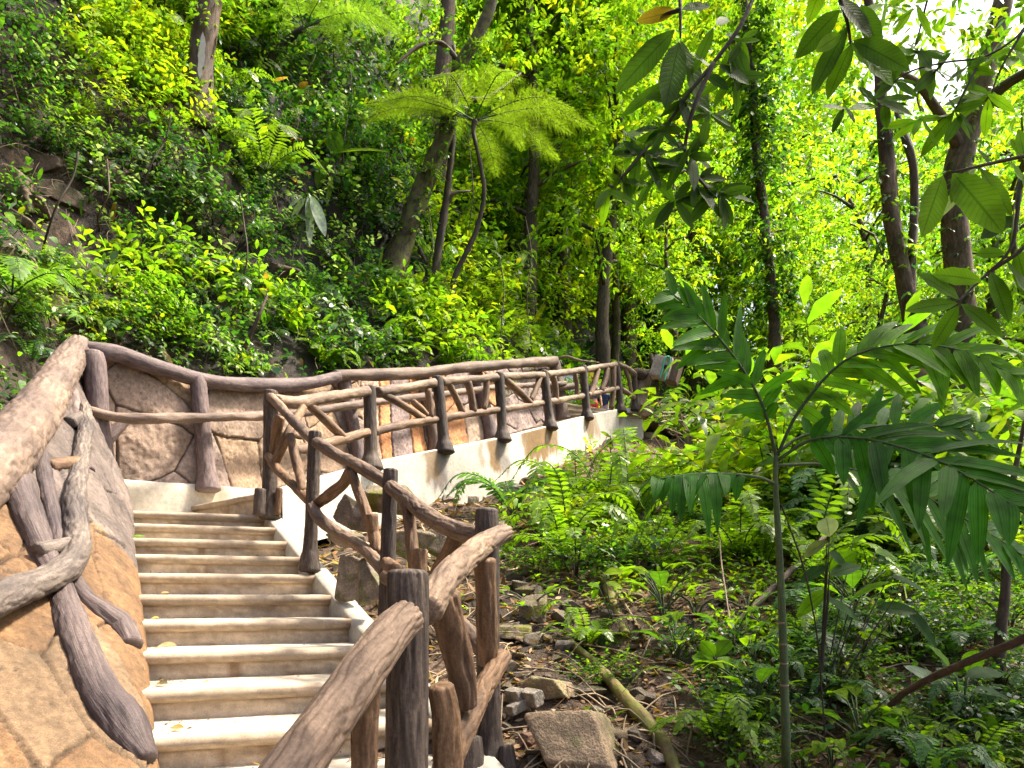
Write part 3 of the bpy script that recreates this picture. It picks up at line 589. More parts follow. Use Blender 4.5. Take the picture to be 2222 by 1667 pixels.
# ------------------------------------------------------------------ log railing on the retaining wall
ur = thing('log_railing', P(965, 973, 9.6), 'weathered log railing on the white retaining wall along the upper steps', 'railing')
PU = [((802, 840), (805, 1008), 8.3), ((949, 819), (965, 974), 9.6), ((1083, 811), (1091, 950), 10.8), ((1180, 806), (1194, 925), 12.2), ((1265, 795), (1274, 904), 14.0), ((1338, 787), (1347, 890), 15.4), ((1377, 811), (1378, 886), 15.65)]
for k, (t, b, D) in enumerate(PU): post(ur, t, b, D - .02, .078 if k < 6 else .06, M_POST, 200 + k, 20, 1.9, .03)
XS = [600, 802, 949, 1083, 1180, 1265, 1338, 1377]; DS = [6.6, 8.3, 9.6, 10.8, 12.2, 14.0, 15.4, 15.65]
du = lambda x: float(np.interp(x, XS, DS))
TR = [(600, 869), (647, 873), (715, 862), (798, 849), (820, 851), (880, 842), (942, 831), (958, 829), (1020, 824), (1077, 819), (1088, 818), (1130, 816), (1178, 814), (1186, 813), (1222, 809), (1264, 803), (1270, 803), (1304, 796), (1336, 792), (1341, 792), (1362, 801), (1378, 813)]
MR = [(640, 978), (713, 962), (797, 938), (812, 937), (880, 921), (957, 909), (961, 908), (1020, 898), (1085, 890), (1092, 889), (1140, 881), (1188, 873), (1192, 872), (1230, 866), (1268, 859), (1276, 857), (1310, 850), (1344, 842), (1350, 845), (1377, 864)]
def runs(lst, br):
    out = []; cur = []
    for q in lst:
        if cur and any(cur[-1][0] < b <= q[0] for b in br): out.append(cur); cur = []
        cur.append(q)
    return out + [cur]
BR = [802, 950, 1083, 1181, 1266, 1338]
for k, run in enumerate(runs(TR, BR)): rail_part(ur, 'top_rail', [(x, y, du(x) - .05) for x, y in run], .062, M_FAR, 220 + k, 18, .035, .005, 8, .09, lump=.15)
for k, run in enumerate(runs(MR, [805, 959, 1088, 1190, 1272, 1346])): rail_part(ur, 'mid_rail', [(x, y, du(x) - .05) for x, y in run], .055, M_FARBR if k < 3 else M_FAR, 230 + k, 16, .035, .005, 8, .09, lump=.15)
for k, (a, b, r) in enumerate([((669, 878), (747, 952), .05), ((827, 852), (919, 908), .05), ((928, 845), (934, 905), .05), ((896, 872), (925, 900), .045), ((974, 833), (1003, 895), .05), ((1015, 828), (1027, 893), .055), ((1056, 824), (1050, 888), .05),
                              ((1094, 822), (1151, 875), .06), ((1171, 820), (1152, 868), .05), ((1201, 818), (1206, 868), .06), ((1248, 812), (1252, 858), .05), ((1297, 802), (1281, 858), .06), ((1317, 800), (1305, 849), .06), ((1331, 797), (1327, 886), .065), ((1357, 802), (1370, 856), .045)]):
    rail_part(ur, 'brace', [(a[0], a[1], du(a[0]) - .05), ((a[0] + b[0]) / 2 + 2, (a[1] + b[1]) / 2, du((a[0] + b[0]) / 2) - .04), (b[0], b[1], du(b[0]) - .05)], r, M_FARBR, 250 + k, 14, .04, .004, 7)

# ------------------------------------------------------------------ plants
def frond(mb, pts, N0, n, Lp, W, ang, col, prof='low', droop=.3, sub=0, bare=.12, mat=0, stem=None, fold=.2, tip=.18, jt=.05):
    """a leaf stalk with paired leaflets; sub > 0 divides each leaflet again"""
    q = spline(pts, .02); T = nrm(np.gradient(q, axis=0)); arc = np.linspace(0, 1, len(q))
    t = np.linspace(bare, 1, n); C = np.stack([np.interp(t, arc, q[:, k]) for k in range(3)], -1); Tt = nrm(np.stack([np.interp(t, arc, T[:, k]) for k in range(3)], -1))
    N = np.broadcast_to(N0, (n, 3)); S = nrm(np.cross(Tt, N)); N = nrm(np.cross(S, Tt))
    u = (t - bare) / (1 - bare); ln = Lp * np.clip(np.sin(np.pi * (u * .82 + .14)), tip, 1)
    for sg in (-1, 1):
        a = ang * (1 - .35 * u) * (1 + jt * R.normal(0, 1, n))
        A = Tt * np.cos(a)[:, None] + sg * S * np.sin(a)[:, None] + jit(n, jt)
        c = np.clip(col * (1 + .14 * R.normal(0, 1, (n, 1))), .003, 1)
        if not sub: leaves(mb, C, A, N + jit(n, .12), ln * (1 + .1 * R.normal(0, 1, n)), W, c, prof, droop * (.7 + .6 * R.rand(n)), fold, mid=prof in ('big', 'strap'), mat=mat)
        else:
            A = nrm(A); v = np.linspace(.06, 1, sub); n2 = n * sub
            Pp = (C[:, None] + A[:, None] * (ln[:, None] * v)[..., None] - UP * (droop * ln[:, None] * v ** 2)[..., None]).reshape(-1, 3)
            A2 = np.repeat(A, sub, 0); N2 = np.repeat(N, sub, 0); S2 = nrm(np.cross(A2, N2)); l2 = (W * np.clip(1 - .85 * v, .12, 1)[None] * (.45 + .55 * np.clip(ln / Lp, 0, 1))[:, None]).ravel()
            c2 = np.repeat(c, sub, 0)
            for s2 in (-1, 1): leaves(mb, Pp, A2 * .45 + s2 * S2 + jit(n2, .05), N2 + jit(n2, .15), l2, l2 * .34, c2, 'low', .2, 0, mat=mat)
    if stem is not None: tube(mb, pts, np.linspace(stem, stem * .35, len(pts)), 6, .06, 0, mat=1)
def vis(p, m=120): 
    x, y = pix(p); return p[1] > .5 and -m < x < 2222 + m and -m - 100 < y < 1667 + m

# --- reusable plants (built once at the origin, copied after)
def proto_shrub(n, rad, ht, nl, lL, lW, wts, prof, droop, up=.6, bias=None):
    mb = MB(); a = R.rand(n) * 6.283; r = rad * np.sqrt(R.rand(n)) * .55
    base = np.stack([r * np.cos(a), r * np.sin(a), ht * (.1 + .6 * R.rand(n))], -1)
    d = np.stack([np.cos(a) * (.4 + .6 * R.rand(n)), np.sin(a) * (.4 + .6 * R.rand(n)), up * (.2 + R.rand(n))], -1)
    sprigs(mb, base, d, rad * (.5 + .6 * R.rand(n)), nl, lL, lW, pal(n, wts), prof, droop)
    k = 5
    for i in range(k):
        e = base[i] + d[i] * rad * .3; tube(mb, [(0, 0, -.15), e * .5 + np.array([0, 0, .05]), e], [.014, .01, .005], 5, .15, 0, mat=1)
    return mb
def proto_fern(n, L, col, Lp=.13, W=.035, pn=22):
    mb = MB()
    for i in range(n):
        a = i / n * 6.283 + R.rand(); l = L * (.7 + .5 * R.rand()); dx, dy = math.cos(a), math.sin(a); h = .35 + .5 * R.rand()
        pts = [(0, 0, 0), (dx * l * .3, dy * l * .3, l * h * .75), (dx * l * .7, dy * l * .7, l * h * .9), (dx * l, dy * l, l * h * .45)]
        frond(mb, pts, (dx * -.3, dy * -.3, 1), pn, Lp, W, 1.25, np.array(col) * (.8 + .4 * R.rand()), 'low', .2, stem=.006)
    return mb
def proto_rosette(n, L, W, cols, pet=.5, droop=.5, h=.8):
    mb = MB()
    for i in range(n):
        a = i / n * 6.283 * 1.6 + R.rand(); dx, dy = math.cos(a), math.sin(a); hh = h * (.6 + .6 * R.rand()); o = .12 + .22 * R.rand()
        p = np.array([dx * o, dy * o, hh * pet]); tube(mb, [(0, 0, -.1), p * np.array([.3, .3, .6]), p], [.011, .008, .006], 5, .1, 0, mat=1)
        l = L * (.65 + .6 * R.rand())
        leaves(mb, p, np.array([[dx, dy, .75]]), np.array([[-dx * .5, -dy * .5, 1]]), l, W * l / L, np.array([cols[R.randint(len(cols))]]) * (.8 + .4 * R.rand()), 'big', droop * (.5 + R.rand()), .22, mid=True, mat=0, wavy=.12)
    return mb
def proto_grass(n, L, cols):
    mb = MB(); a = R.rand(n) * 6.283; r = .22 * np.sqrt(R.rand(n)); b = np.stack([r * np.cos(a), r * np.sin(a), 0 * a - .03], -1)
    d = np.stack([np.cos(a) * (.2 + .5 * R.rand(n)), np.sin(a) * (.2 + .5 * R.rand(n)), np.ones(n)], -1)
    c = np.array(cols)[R.randint(len(cols), size=n)] * (.75 + .5 * R.rand(n, 1))
    leaves(mb, b, d, np.stack([np.cos(a), np.sin(a), .2 * np.ones(n)], -1), L * (.5 + .8 * R.rand(n)), .022, c, 'oval', .55 + .4 * R.rand(n), .2)
    return mb
PROTOS = {}
def reg(key, mb, name, mats, desc, cat): PROTOS[key] = (mb, name, mats, desc, cat)
BY = [(.20, .30, .010), (.13, .24, .010), (.16, .25, .02)]
reg('bright', proto_shrub(54, .66, .7, 8, .125, .052, (6, 3, 1, 0, 0, 0, 1.), 'low', .45), 'shrub', [M_LEAF, M_TWIG], 'bright yellow-green leafy shrub', 'shrub')
reg('bright2', proto_shrub(40, .8, .9, 8, .22, .068, (4, 4, 2, 0, 0, .3, .6), 'low', .6), 'shrub', [M_LEAF, M_TWIG], 'sunlit shrub with long drooping leaves', 'shrub')
reg('mid', proto_shrub(60, .6, .6, 8, .085, .042, (1, 4, 4, 1, 0, .4, .2), 'low', .4), 'shrub', [M_LEAF, M_TWIG], 'mid-green small-leaved shrub', 'shrub')
reg('dark', proto_shrub(56, .7, .6, 8, .10, .05, (0, .6, 2, 4, 3, .5), 'low', .5), 'shrub', [M_LEAF, M_TWIG], 'dark blue-green shrub', 'shrub')
reg('silver', proto_shrub(30, .55, .5, 7, .11, .06, (0, .5, 1, 2, 1, 4), 'low', .55), 'shrub', [M_LEAF, M_TWIG], 'shrub with pale silvery leaves', 'shrub')
reg('fern', proto_fern(11, .75, (.12, .21, .012)), 'fern', [M_LEAF, M_STEM], 'bright green fern', 'fern')
reg('fernb', proto_fern(9, .6, (.06, .13, .045), .11, .03), 'fern', [M_LEAF, M_STEM], 'blue-green fern', 'fern')
reg('broad', proto_rosette(9, .38, .13, [(.10, .19, .010), (.05, .11, .012), (.14, .23, .01)]), 'broad_leaved_plant', [M_LEAFV, M_STEM], 'glossy broad-leaved plant', 'plant')
reg('grass', proto_grass(130, .42, BY), 'grass_tuft', [M_LEAF], 'bright green grass tuft', 'grass tuft')
reg('seed', proto_rosette(7, .17, .07, [(.13, .22, .012), (.09, .17, .012)], .5, .4, .3), 'seedling', [M_LEAFV, M_STEM], 'small broad-leaved seedling', 'seedling')
USED = {}
def plant(key, p, sc=1., rz=None, label=None, group=None, tilt=(0, 0)):
    mb, name, mats, desc, cat = PROTOS[key]
    if key not in USED: USED[key] = o = mb.build(name, mats)
    else: o = USED[key].copy(); COL.objects.link(o)
    o.location = tuple(float(v) for v in p); o.rotation_euler = (tilt[0], tilt[1], R.rand() * 6.283 if rz is None else rz); o.scale = (sc,) * 3
    for k in ('label', 'group'): 
        if k in o: del o[k]
    return tag(o, (label or desc), cat, group)
def zone_hill(x, y):
    h = 'high' if y < 260 else 'halfway up' if y < 520 else 'low'
    w = 'over the tan wall corner' if x < 330 else 'above the dark cap log' if x < 640 else 'above the orange planks' if x < 960 else 'near the stone wall end' if x < 1260 else 'behind the grey box'
    return f'{h} {w}'
def pois(n, x0, x1, y0, y1, md):
    out = []; t = 0
    while len(out) < n and t < n * 40:
        t += 1; q = (x0 + (x1 - x0) * R.rand(), y0 + (y1 - y0) * R.rand())
        if all((q[0] - a) ** 2 + (q[1] - b) ** 2 > md * md for a, b in out): out.append(q)
    return out
# hillside shrubs; a few rock faces and bare bays are kept clear
CLEAR = [(70, 430, 95), (160, 520, 80), (590, 560, 60), (110, 640, 50), (690, 200, 45), (470, 520, 30)]
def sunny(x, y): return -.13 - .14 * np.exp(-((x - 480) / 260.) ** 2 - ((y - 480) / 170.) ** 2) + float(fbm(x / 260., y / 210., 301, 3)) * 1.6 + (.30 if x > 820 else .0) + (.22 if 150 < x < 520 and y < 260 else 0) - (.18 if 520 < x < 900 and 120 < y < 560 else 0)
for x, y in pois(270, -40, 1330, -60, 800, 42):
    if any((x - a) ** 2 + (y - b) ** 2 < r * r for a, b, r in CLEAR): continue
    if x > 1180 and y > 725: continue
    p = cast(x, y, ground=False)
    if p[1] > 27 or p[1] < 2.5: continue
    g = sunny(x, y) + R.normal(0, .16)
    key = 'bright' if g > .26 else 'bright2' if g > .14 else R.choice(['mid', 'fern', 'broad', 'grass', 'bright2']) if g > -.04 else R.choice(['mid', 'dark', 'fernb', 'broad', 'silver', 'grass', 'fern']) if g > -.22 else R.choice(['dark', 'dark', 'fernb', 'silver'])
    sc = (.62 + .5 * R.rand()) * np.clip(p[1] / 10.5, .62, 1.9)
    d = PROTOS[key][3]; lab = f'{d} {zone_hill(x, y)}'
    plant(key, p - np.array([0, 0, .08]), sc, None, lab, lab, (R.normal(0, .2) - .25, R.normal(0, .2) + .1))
# low leafy cover between them (nobody could count it)
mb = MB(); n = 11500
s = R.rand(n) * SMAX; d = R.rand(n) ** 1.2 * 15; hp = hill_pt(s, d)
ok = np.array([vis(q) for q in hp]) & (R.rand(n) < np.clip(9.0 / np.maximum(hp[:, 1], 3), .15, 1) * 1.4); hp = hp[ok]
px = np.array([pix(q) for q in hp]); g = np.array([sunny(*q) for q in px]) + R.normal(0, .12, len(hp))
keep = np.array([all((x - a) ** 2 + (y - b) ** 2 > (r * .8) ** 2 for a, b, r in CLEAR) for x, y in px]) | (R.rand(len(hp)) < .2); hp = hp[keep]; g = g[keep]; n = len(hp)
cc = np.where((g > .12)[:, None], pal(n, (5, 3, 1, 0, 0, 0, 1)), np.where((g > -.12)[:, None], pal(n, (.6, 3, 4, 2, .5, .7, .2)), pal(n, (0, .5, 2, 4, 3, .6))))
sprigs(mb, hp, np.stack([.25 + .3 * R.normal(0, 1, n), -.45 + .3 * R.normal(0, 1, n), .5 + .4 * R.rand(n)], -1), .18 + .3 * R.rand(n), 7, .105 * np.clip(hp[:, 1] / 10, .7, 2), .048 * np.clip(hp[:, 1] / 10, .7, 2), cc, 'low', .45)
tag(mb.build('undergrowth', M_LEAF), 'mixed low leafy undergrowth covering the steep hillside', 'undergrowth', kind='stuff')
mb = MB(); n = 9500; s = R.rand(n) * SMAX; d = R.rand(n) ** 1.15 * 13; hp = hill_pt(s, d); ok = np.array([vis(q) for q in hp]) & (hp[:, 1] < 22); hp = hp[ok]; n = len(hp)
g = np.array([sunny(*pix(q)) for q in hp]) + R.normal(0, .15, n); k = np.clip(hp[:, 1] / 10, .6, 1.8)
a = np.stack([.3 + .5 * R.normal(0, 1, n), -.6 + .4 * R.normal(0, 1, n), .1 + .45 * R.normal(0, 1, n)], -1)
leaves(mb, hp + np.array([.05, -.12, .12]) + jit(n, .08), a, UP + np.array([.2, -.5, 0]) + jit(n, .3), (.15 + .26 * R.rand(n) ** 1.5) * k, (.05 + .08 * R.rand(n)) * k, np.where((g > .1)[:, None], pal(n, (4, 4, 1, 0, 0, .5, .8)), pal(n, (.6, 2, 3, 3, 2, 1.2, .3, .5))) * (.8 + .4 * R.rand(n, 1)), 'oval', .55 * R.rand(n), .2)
n2 = 900; s = R.rand(n2) * SMAX; d = R.rand(n2) ** 1.1 * 12
for q in hill_pt(s, d):
    if not vis(q) or q[1] > 19: continue
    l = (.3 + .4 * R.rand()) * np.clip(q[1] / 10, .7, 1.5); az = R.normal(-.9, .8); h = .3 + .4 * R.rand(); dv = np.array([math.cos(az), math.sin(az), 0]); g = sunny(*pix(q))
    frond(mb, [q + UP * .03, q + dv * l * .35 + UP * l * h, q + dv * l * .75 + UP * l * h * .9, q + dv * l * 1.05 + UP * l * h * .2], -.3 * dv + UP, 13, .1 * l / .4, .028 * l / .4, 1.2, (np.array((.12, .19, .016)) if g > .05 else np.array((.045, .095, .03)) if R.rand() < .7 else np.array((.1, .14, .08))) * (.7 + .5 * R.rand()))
tag(mb.build('bank_foliage', M_LEAF), 'larger drooping leaves and small ferns mixed into the hillside undergrowth', 'foliage', kind='stuff')
# hanging roots and dry stalks on the bank
mb = MB()
for _ in range(420):
    x, y = R.rand() * 1300, 100 + R.rand() * 680; p = cast(x, y, ground=False)
    if p[1] > 20: continue
    l = .25 + .6 * R.rand(); dr = np.array([R.normal(0, .25), R.normal(-.35, .2), R.normal(-.2, .7)])
    tube(mb, [p + np.array([0, -.02, .05]), p + dr * l * .5 + jit(1, .04)[0] + np.array([0, -.1, 0]), p + dr * l + np.array([0, -.12, -.05])], [.006, .005, .003], 4, .2, 0, cap=False)
tag(mb.build('roots', M_DRYTW), 'thin dry roots and stalks hanging over the bare soil of the bank', 'roots', kind='stuff')

# --- trees
def crown(parent, blobs, nl, lL, lW, wts, prof='low', mat=None, name='crown', droop=.5, boxy=.8):
    mb = MB()
    for c, r, n in blobs:
        a = nrm(jit(n)); rr = r * R.rand(n) ** .45; b = np.asarray(c) + a * rr[:, None] * np.array([1, 1, boxy]); lump = fbm(b[:, 0] * .9 + b[:, 2] * .4, b[:, 1] * .9 + b[:, 2] * .7, 77)
        b = b[lump > -.16]; a = a[lump > -.16]; m = len(b)
        if m: sprigs(mb, b, a * np.array([1, 1, .4]) + jit(m, .5) + UP * .1, .25 + .35 * R.rand(m), nl, lL, lW, pal(m, wts), prof, droop)
    return mb.build(name, mat or M_LEAF, parent)
def trunk(parent, pts, r, mat, seed, name='trunk', seg=18, step=.12, lump=.25, wob=.08):
    m = MB(); tube(m, pts, r, seg, step, wob, .0, 9, seed, lump=lump); return m.build(name, mat, parent)
def on_hill(px, py, g=False): p = cast(px, py, ground=g); return p
def pxtree(name, label, base, pts, r, mat, seed, hill=True, dz=0., cat='tree', bury=.3):
    """a trunk through the given photo pixels, all at about the depth of its foot"""
    p0 = base; D = p0[1]; th = thing(name, p0, label, cat)
    L = [p0 - UP * bury] + [P(x, y, D + (k + 1) * dz) for k, (x, y) in enumerate(pts)]
    trunk(th, L, r, mat, seed); return th, D
t1, D1 = pxtree('tree', 'orange-brown trunk with a pale bleached patch high on the hillside', cast(428, 245, ground=False), [(432, 200), (438, 120), (450, 40), (462, -60), (470, -260)], [.30, .22, .2, .19, .18, .15], M_TRUNKR, 1)
crown(t1, [(P(470, -330, D1), 2.0, 160)], 8, .14, .06, (3, 4, 2, 1, 0))
mb = MB(); leaves(mb, [P(437, 150, D1 - .24), P(440, 120, D1 - .23), P(434, 170, D1 - .25)], [(0, 0, 1)], [(.1, -1, 0)], [.5, .4, .35], [.12, .1, .08], (.55, .5, .45), 'oval', 0, 0); mb.build('bleached_patch', M_PAINT, t1)
t2, D2 = pxtree('tree', 'mossy trunk leaning over the path behind the tree fern', cast(845, 590, ground=False), [(872, 530), (905, 440), (940, 350), (968, 280), (985, 200), (1000, 140), (1040, 70), (1075, -20), (1110, -180)], [.34, .24, .19, .175, .16, .14, .125, .115, .1, .07], M_MOSSY, 2)
trunk(t2, [P(1000, 140, D2), P(960, 95, D2), P(910, 100, D2 - .3), P(860, 140, D2 - .6)], [.05, .045, .04, .02], M_TRUNK, 21, 'branch')
trunk(t2, [P(985, 205, D2), P(1050, 215, D2 + .2), P(1130, 160, D2 + .6)], [.06, .045, .02], M_TRUNK, 22, 'branch')
crown(t2, [(P(1110, -220, D2), 1.8, 120)], 8, .14, .06, (3, 4, 2, 1, 0))
for q in ((985, 235), (1000, 150), (975, 270), (1030, 95), (935, 370)):
    mb = MB(); c = P(*q, D2 - .15); n = 26; a = nrm(jit(n) * np.array([1, .6, .7]) + np.array([0, -.3, .25])); leaves(mb, c + jit(n, .05), a, UP + jit(n, .3), .22 + .15 * R.rand(n), .035, np.array((.10, .17, .02)) * (.6 + .7 * R.rand(n, 1)), 'oval', .5, .2); mb.build('epiphyte', M_LEAF, t2)
t4, D4 = pxtree('tree', 'straight reddish-grey trunk behind the mossy leaning trunk', cast(965, 430, ground=False), [(962, 300), (962, 150), (970, 30), (975, -100), (980, -300)], [.26, .22, .21, .2, .2, .16], M_TRUNKR, 4)
crown(t4, [(P(960, -330, D4), 2.2, 140)], 8, .15, .07, (2, 4, 3, 1, 0))
t5, D5 = pxtree('tree', 'forked mossy trunk beside the drooping tree-fern fronds', cast(1118, 560, ground=False), [(1135, 480), (1150, 420), (1165, 360), (1205, 320), (1230, 250), (1255, 170), (1270, 60), (1300, -120)], [.24, .19, .17, .16, .14, .12, .10, .08, .06], M_MOSSY, 5)
trunk(t5, [P(1165, 365, D5), P(1170, 320, D5), P(1160, 275, D5), P(1150, 235, D5 + .2), P(1190, 150, D5 + .5)], [.1, .085, .075, .06, .03], M_MOSSY, 51, 'branch')
trunk(t5, [P(1230, 300, D5), P(1270, 240, D5), P(1330, 190, D5 + .3), P(1400, 150, D5 + .8)], [.05, .04, .03, .015], M_TWIG, 52, 'branch')
crown(t5, [(P(1290, -60, D5), 1.6, 110), (P(1180, 90, D5 + .8), 1.0, 60), (P(1340, 150, D5 + .8), .8, 40)], 8, .14, .06, (4, 4, 1, 0, 0))
t6, D6 = pxtree('tree', 'slim dark trunk standing between the mossy trunk and the tree fern', cast(938, 645, ground=False), [(946, 580), (955, 520), (967, 440), (975, 380), (985, 250), (985, 100)], [.12, .09, .085, .08, .07, .06, .04], M_TWIG, 6)
trunk(t6, [P(965, 450, D6), P(985, 420, D6), P(1020, 415, D6 + .2)], [.05, .035, .02], M_TWIG, 61, 'branch')
crown(t6, [(P(985, 80, D6), 1.0, 50)], 8, .12, .05, (2, 4, 3, 1, 0))
t7, D7 = pxtree('tree', 'slender pale-brown trunk rising behind the grey box', cast(1425, 805), [(1432, 740), (1440, 660), (1443, 560), (1455, 470), (1480, 330), (1500, 160)], [.26, .17, .16, .14, .12, .1, .05], M_TRUNKR, 7)
trunk(t7, [P(1430, 760, D7), P(1460, 715, D7 - .2), P(1490, 670, D7 - .3)], [.09, .07, .05], M_TRUNK, 71, 'branch')
crown(t7, [(P(1490, 250, D7), 1.8, 130), (P(1420, 360, D7 + .6), 1.2, 70)], 8, .15, .065, (5, 4, 1, 0, 0, 0, 1))

def cling(th, pts, D, n, r, wts=(1, 3, 3, 2, 1)):
    q = spline(np.array([P(x, y, D) for x, y in pts]), .05); i = R.randint(len(q), size=n); a = R.rand(n) * 6.283; o = np.stack([np.cos(a), np.sin(a), 0 * a], -1)
    mb = MB(); sprigs(mb, q[i] + o * r, o * np.array([1, 1, 1]) + jit(n, .4) - UP * .3, .12 + .2 * R.rand(n), 5, .09, .05, pal(n, wts), 'low', .6); mb.build('creeper', M_LEAF, th)
cling(t2, [(872, 530), (905, 440), (940, 350), (968, 280), (985, 200), (1000, 140)], D2, 90, .14); cling(t5, [(1135, 480), (1165, 360), (1230, 250), (1270, 60)], D5, 120, .11); cling(t1, [(428, 240), (438, 120), (462, -60)], D1, 60, .17)
cling(t7, [(1432, 740), (1443, 560), (1480, 330)], D7, 70, .12)
# tree ferns
def tree_fern(label, base, pts, r, fr, L, col, seed, D=None, tiltx=0., Wd=.085):
    D = base[1] if D is None else D
    th = thing('tree_fern', base, label, 'tree fern'); L3 = [base - UP * .2] + [P(x, y, D) for x, y in pts]; trunk(th, L3, r, M_TWIG, seed, lump=.3, step=.06)
    c = L3[-1]
    for az, el, ln, dr in fr:
        a = math.radians(az); dx, dy = math.cos(a), math.sin(a); l = L * ln; e = math.tan(math.radians(el))
        pts_ = [c, c + np.array([dx, dy, e]) * l * .28, c + np.array([dx * .62, dy * .62, e * .62 - dr * .16]) * l, c + np.array([dx * .96, dy * .96, e * .75 - dr * .6]) * l]
        mb = MB(); frond(mb, pts_, (-.2 * dx, -.2 * dy, 1), 24, .46 * L / 1.9, Wd * L / 1.9, 1.2, np.array(col) * (.8 + .4 * R.rand()), droop=.16, sub=15, bare=.2, stem=.012, jt=.04)
        mb.build('frond', [M_LEAF, M_STEM], th)
    return th
tb = cast(978, 700, ground=False)
tree_fern('umbrella-shaped tree fern with a thin curved dark trunk above the upper steps', tb, [(985, 610), (1030, 510), (1050, 430), (1045, 370), (1028, 290), (1030, 262)], [.075, .06, .05, .046, .042, .042, .055],
          [(180, 14, 1.1, .34), (152, 34, 1.05, .3), (205, 6, 1.0, .36), (2, 16, 1.08, .4), (25, 27, 1., .36), (-25, 10, .95, .5), (60, 34, .9, .4), (110, 38, .95, .4), (-62, 20, .75, .55), (-110, 14, .8, .6), (-150, 8, .9, .45), (80, 20, 1., .3), (170, 24, .8, .2), (15, 8, .8, .6)], 2.3, (.13, .19, .022), 81, Wd=.062)
tb2 = cast(560, 150, ground=False)
tree_fern('tree fern with long bright fronds arching across the top of the hillside', tb2, [(600, 110), (640, 75), (660, 62)], [.09, .08, .07, .07],
          [(0, 22, 1.25, .65), (-18, 10, 1.1, .7), (20, 36, 1.1, .5), (-50, 12, .9, .6), (70, 40, .9, .5), (120, 42, .9, .5), (165, 30, .9, .6), (-90, 15, .8, .6), (-140, 20, .85, .6), (200, 35, .8, .6)], 1.9, (.115, .19, .03), 82)
fb = cast(585, 425, ground=False)
def big_fern(label, c, fr, L, col, Lp=.3, W=.05):
    th = thing('fern', c, label, 'fern')
    for az, el, ln, dr in fr:
        a = math.radians(az); dx, dy = math.cos(a), math.sin(a); l = L * ln; e = math.tan(math.radians(el))
        mb = MB(); frond(mb, [c, c + np.array([dx * .3, dy * .3, e * .3]) * l, c + np.array([dx * .65, dy * .65, e * .62 - dr * .15]) * l, c + np.array([dx * .97, dy * .97, e * .72 - dr * .55]) * l], (-.3 * dx, -.3 * dy, 1), 26, Lp, W, 1.25, np.array(col) * (.8 + .4 * R.rand()), droop=.25, stem=.009)
        mb.build('frond', [M_LEAF, M_STEM], th)
    return th
big_fern('bright fern with toothed fronds hanging above the silvery-leaved plant', fb + np.array([0, -.2, .3]), [(-10, 35, 1.1, 1.1), (-50, 40, 1.1, 1.0), (160, 50, .9, .9), (-90, 45, 1.1, 1.0), (-130, 45, 1., 1.), (100, 60, .8, .8)], 1.1, (.13, .21, .014))
big_fern('dense green fern spilling down by the end of the thick tan cap log', cast(20, 690, ground=False) + np.array([.1, -.1, .2]), [(-10, 30, 1, .9), (-50, 30, 1.1, 1.), (-90, 35, 1.1, 1.), (-140, 40, .9, .9), (40, 50, .8, .8), (180, 40, .9, .8)], .8, (.09, .17, .03), .2, .04)

# single plants on the hillside that one can point to
def leafy(name, label, c, spec, mat=M_LEAFV, cat='plant', stemr=.01, D=None, parent=None, segs='big', stemmat=M_STEM, nface=.6):
    """leaves given by photo pixels (base x, y, tip x, y, width, colour, depth offset), each on a stalk from c"""
    th = parent or thing(name, c, label, cat); D = D or c[1]; mb = MB(); ms = MB()
    for bx, by, tx, ty, wp, col, dz in spec:
        b, t = P(bx, by, D + dz), P(tx, ty, D + dz + R.normal(0, .03) * D * .1 - .0); A = t - b; ln = np.linalg.norm(A)
        A = A + np.array([0, R.normal(0, .22) * ln, 0]) + UP * ln * .16; N = np.array([R.normal(0, .4), -nface + R.normal(0, .25), .75])
        leaves(mb, b, A[None], N[None], ln, wp / F * D * 1.08, np.array([col]), segs, .16, .2, mid=True, wavy=.08)
        if stemr: tube(ms, [c, c * .45 + b * .55 + np.array([0, 0, .02 * D * .1]), b], [stemr, stemr * .7, stemr * .5], 5, .1, 0)
    mb.build('foliage', mat, th)
    if stemr: ms.build('stalk', stemmat, th)
    return th
SIL, GRN, LIM, DKG = (.30, .36, .30), (.10, .20, .012), (.19, .29, .012), (.03, .075, .018)
c = cast(655, 560, ground=False) + np.array([0, -.2, 0])
leafy('silver_leaved_plant', 'small plant of drooping silver-white leaves on a bare root ledge', c, [(662, 430, 640, 482, 22, SIL, 0), (668, 425, 664, 512, 22, SIL, -.05), (675, 425, 700, 500, 24, SIL, 0), (670, 420, 690, 478, 18, SIL, .05), (655, 428, 630, 462, 16, SIL, 0)], M_LEAF)
c = cast(735, 420, ground=False) + np.array([0, -.3, 0])
leafy('broad_leaved_plant', 'tall plant with big glossy paddle leaves right of the silver-white plant', c, [(718, 285, 738, 345, 36, GRN, 0), (715, 300, 680, 320, 34, LIM, 0), (720, 335, 850, 330, 30, LIM, -.1), (715, 340, 770, 318, 30, GRN, .1), (710, 345, 690, 400, 30, GRN, 0), (712, 335, 672, 285, 26, DKG, .1)], stemr=.012)
c = cast(745, 815, ground=False) + np.array([.0, -.1, 0])
leafy('broad_leaved_plant', 'lime-green broad plant just above the cap log where it turns tan', c, [(690, 790, 675, 745, 26, LIM, 0), (695, 790, 690, 720, 34, LIM, .05), (700, 795, 775, 780, 22, LIM, 0), (690, 800, 640, 760, 24, GRN, .1), (705, 798, 740, 740, 24, GRN, .1), (700, 802, 760, 800, 20, DKG, 0)], stemr=.012)
c = cast(690, 740, ground=False) + np.array([.0, -.1, 0])
leafy('broad_leaved_plant', 'plant with large ribbed lime leaves stacked left of a leaning stick', c, [(660, 700, 605, 672, 22, LIM, 0), (665, 715, 612, 690, 22, LIM, 0), (668, 730, 618, 708, 24, LIM, 0), (672, 738, 640, 735, 20, LIM, 0)], stemr=.01)
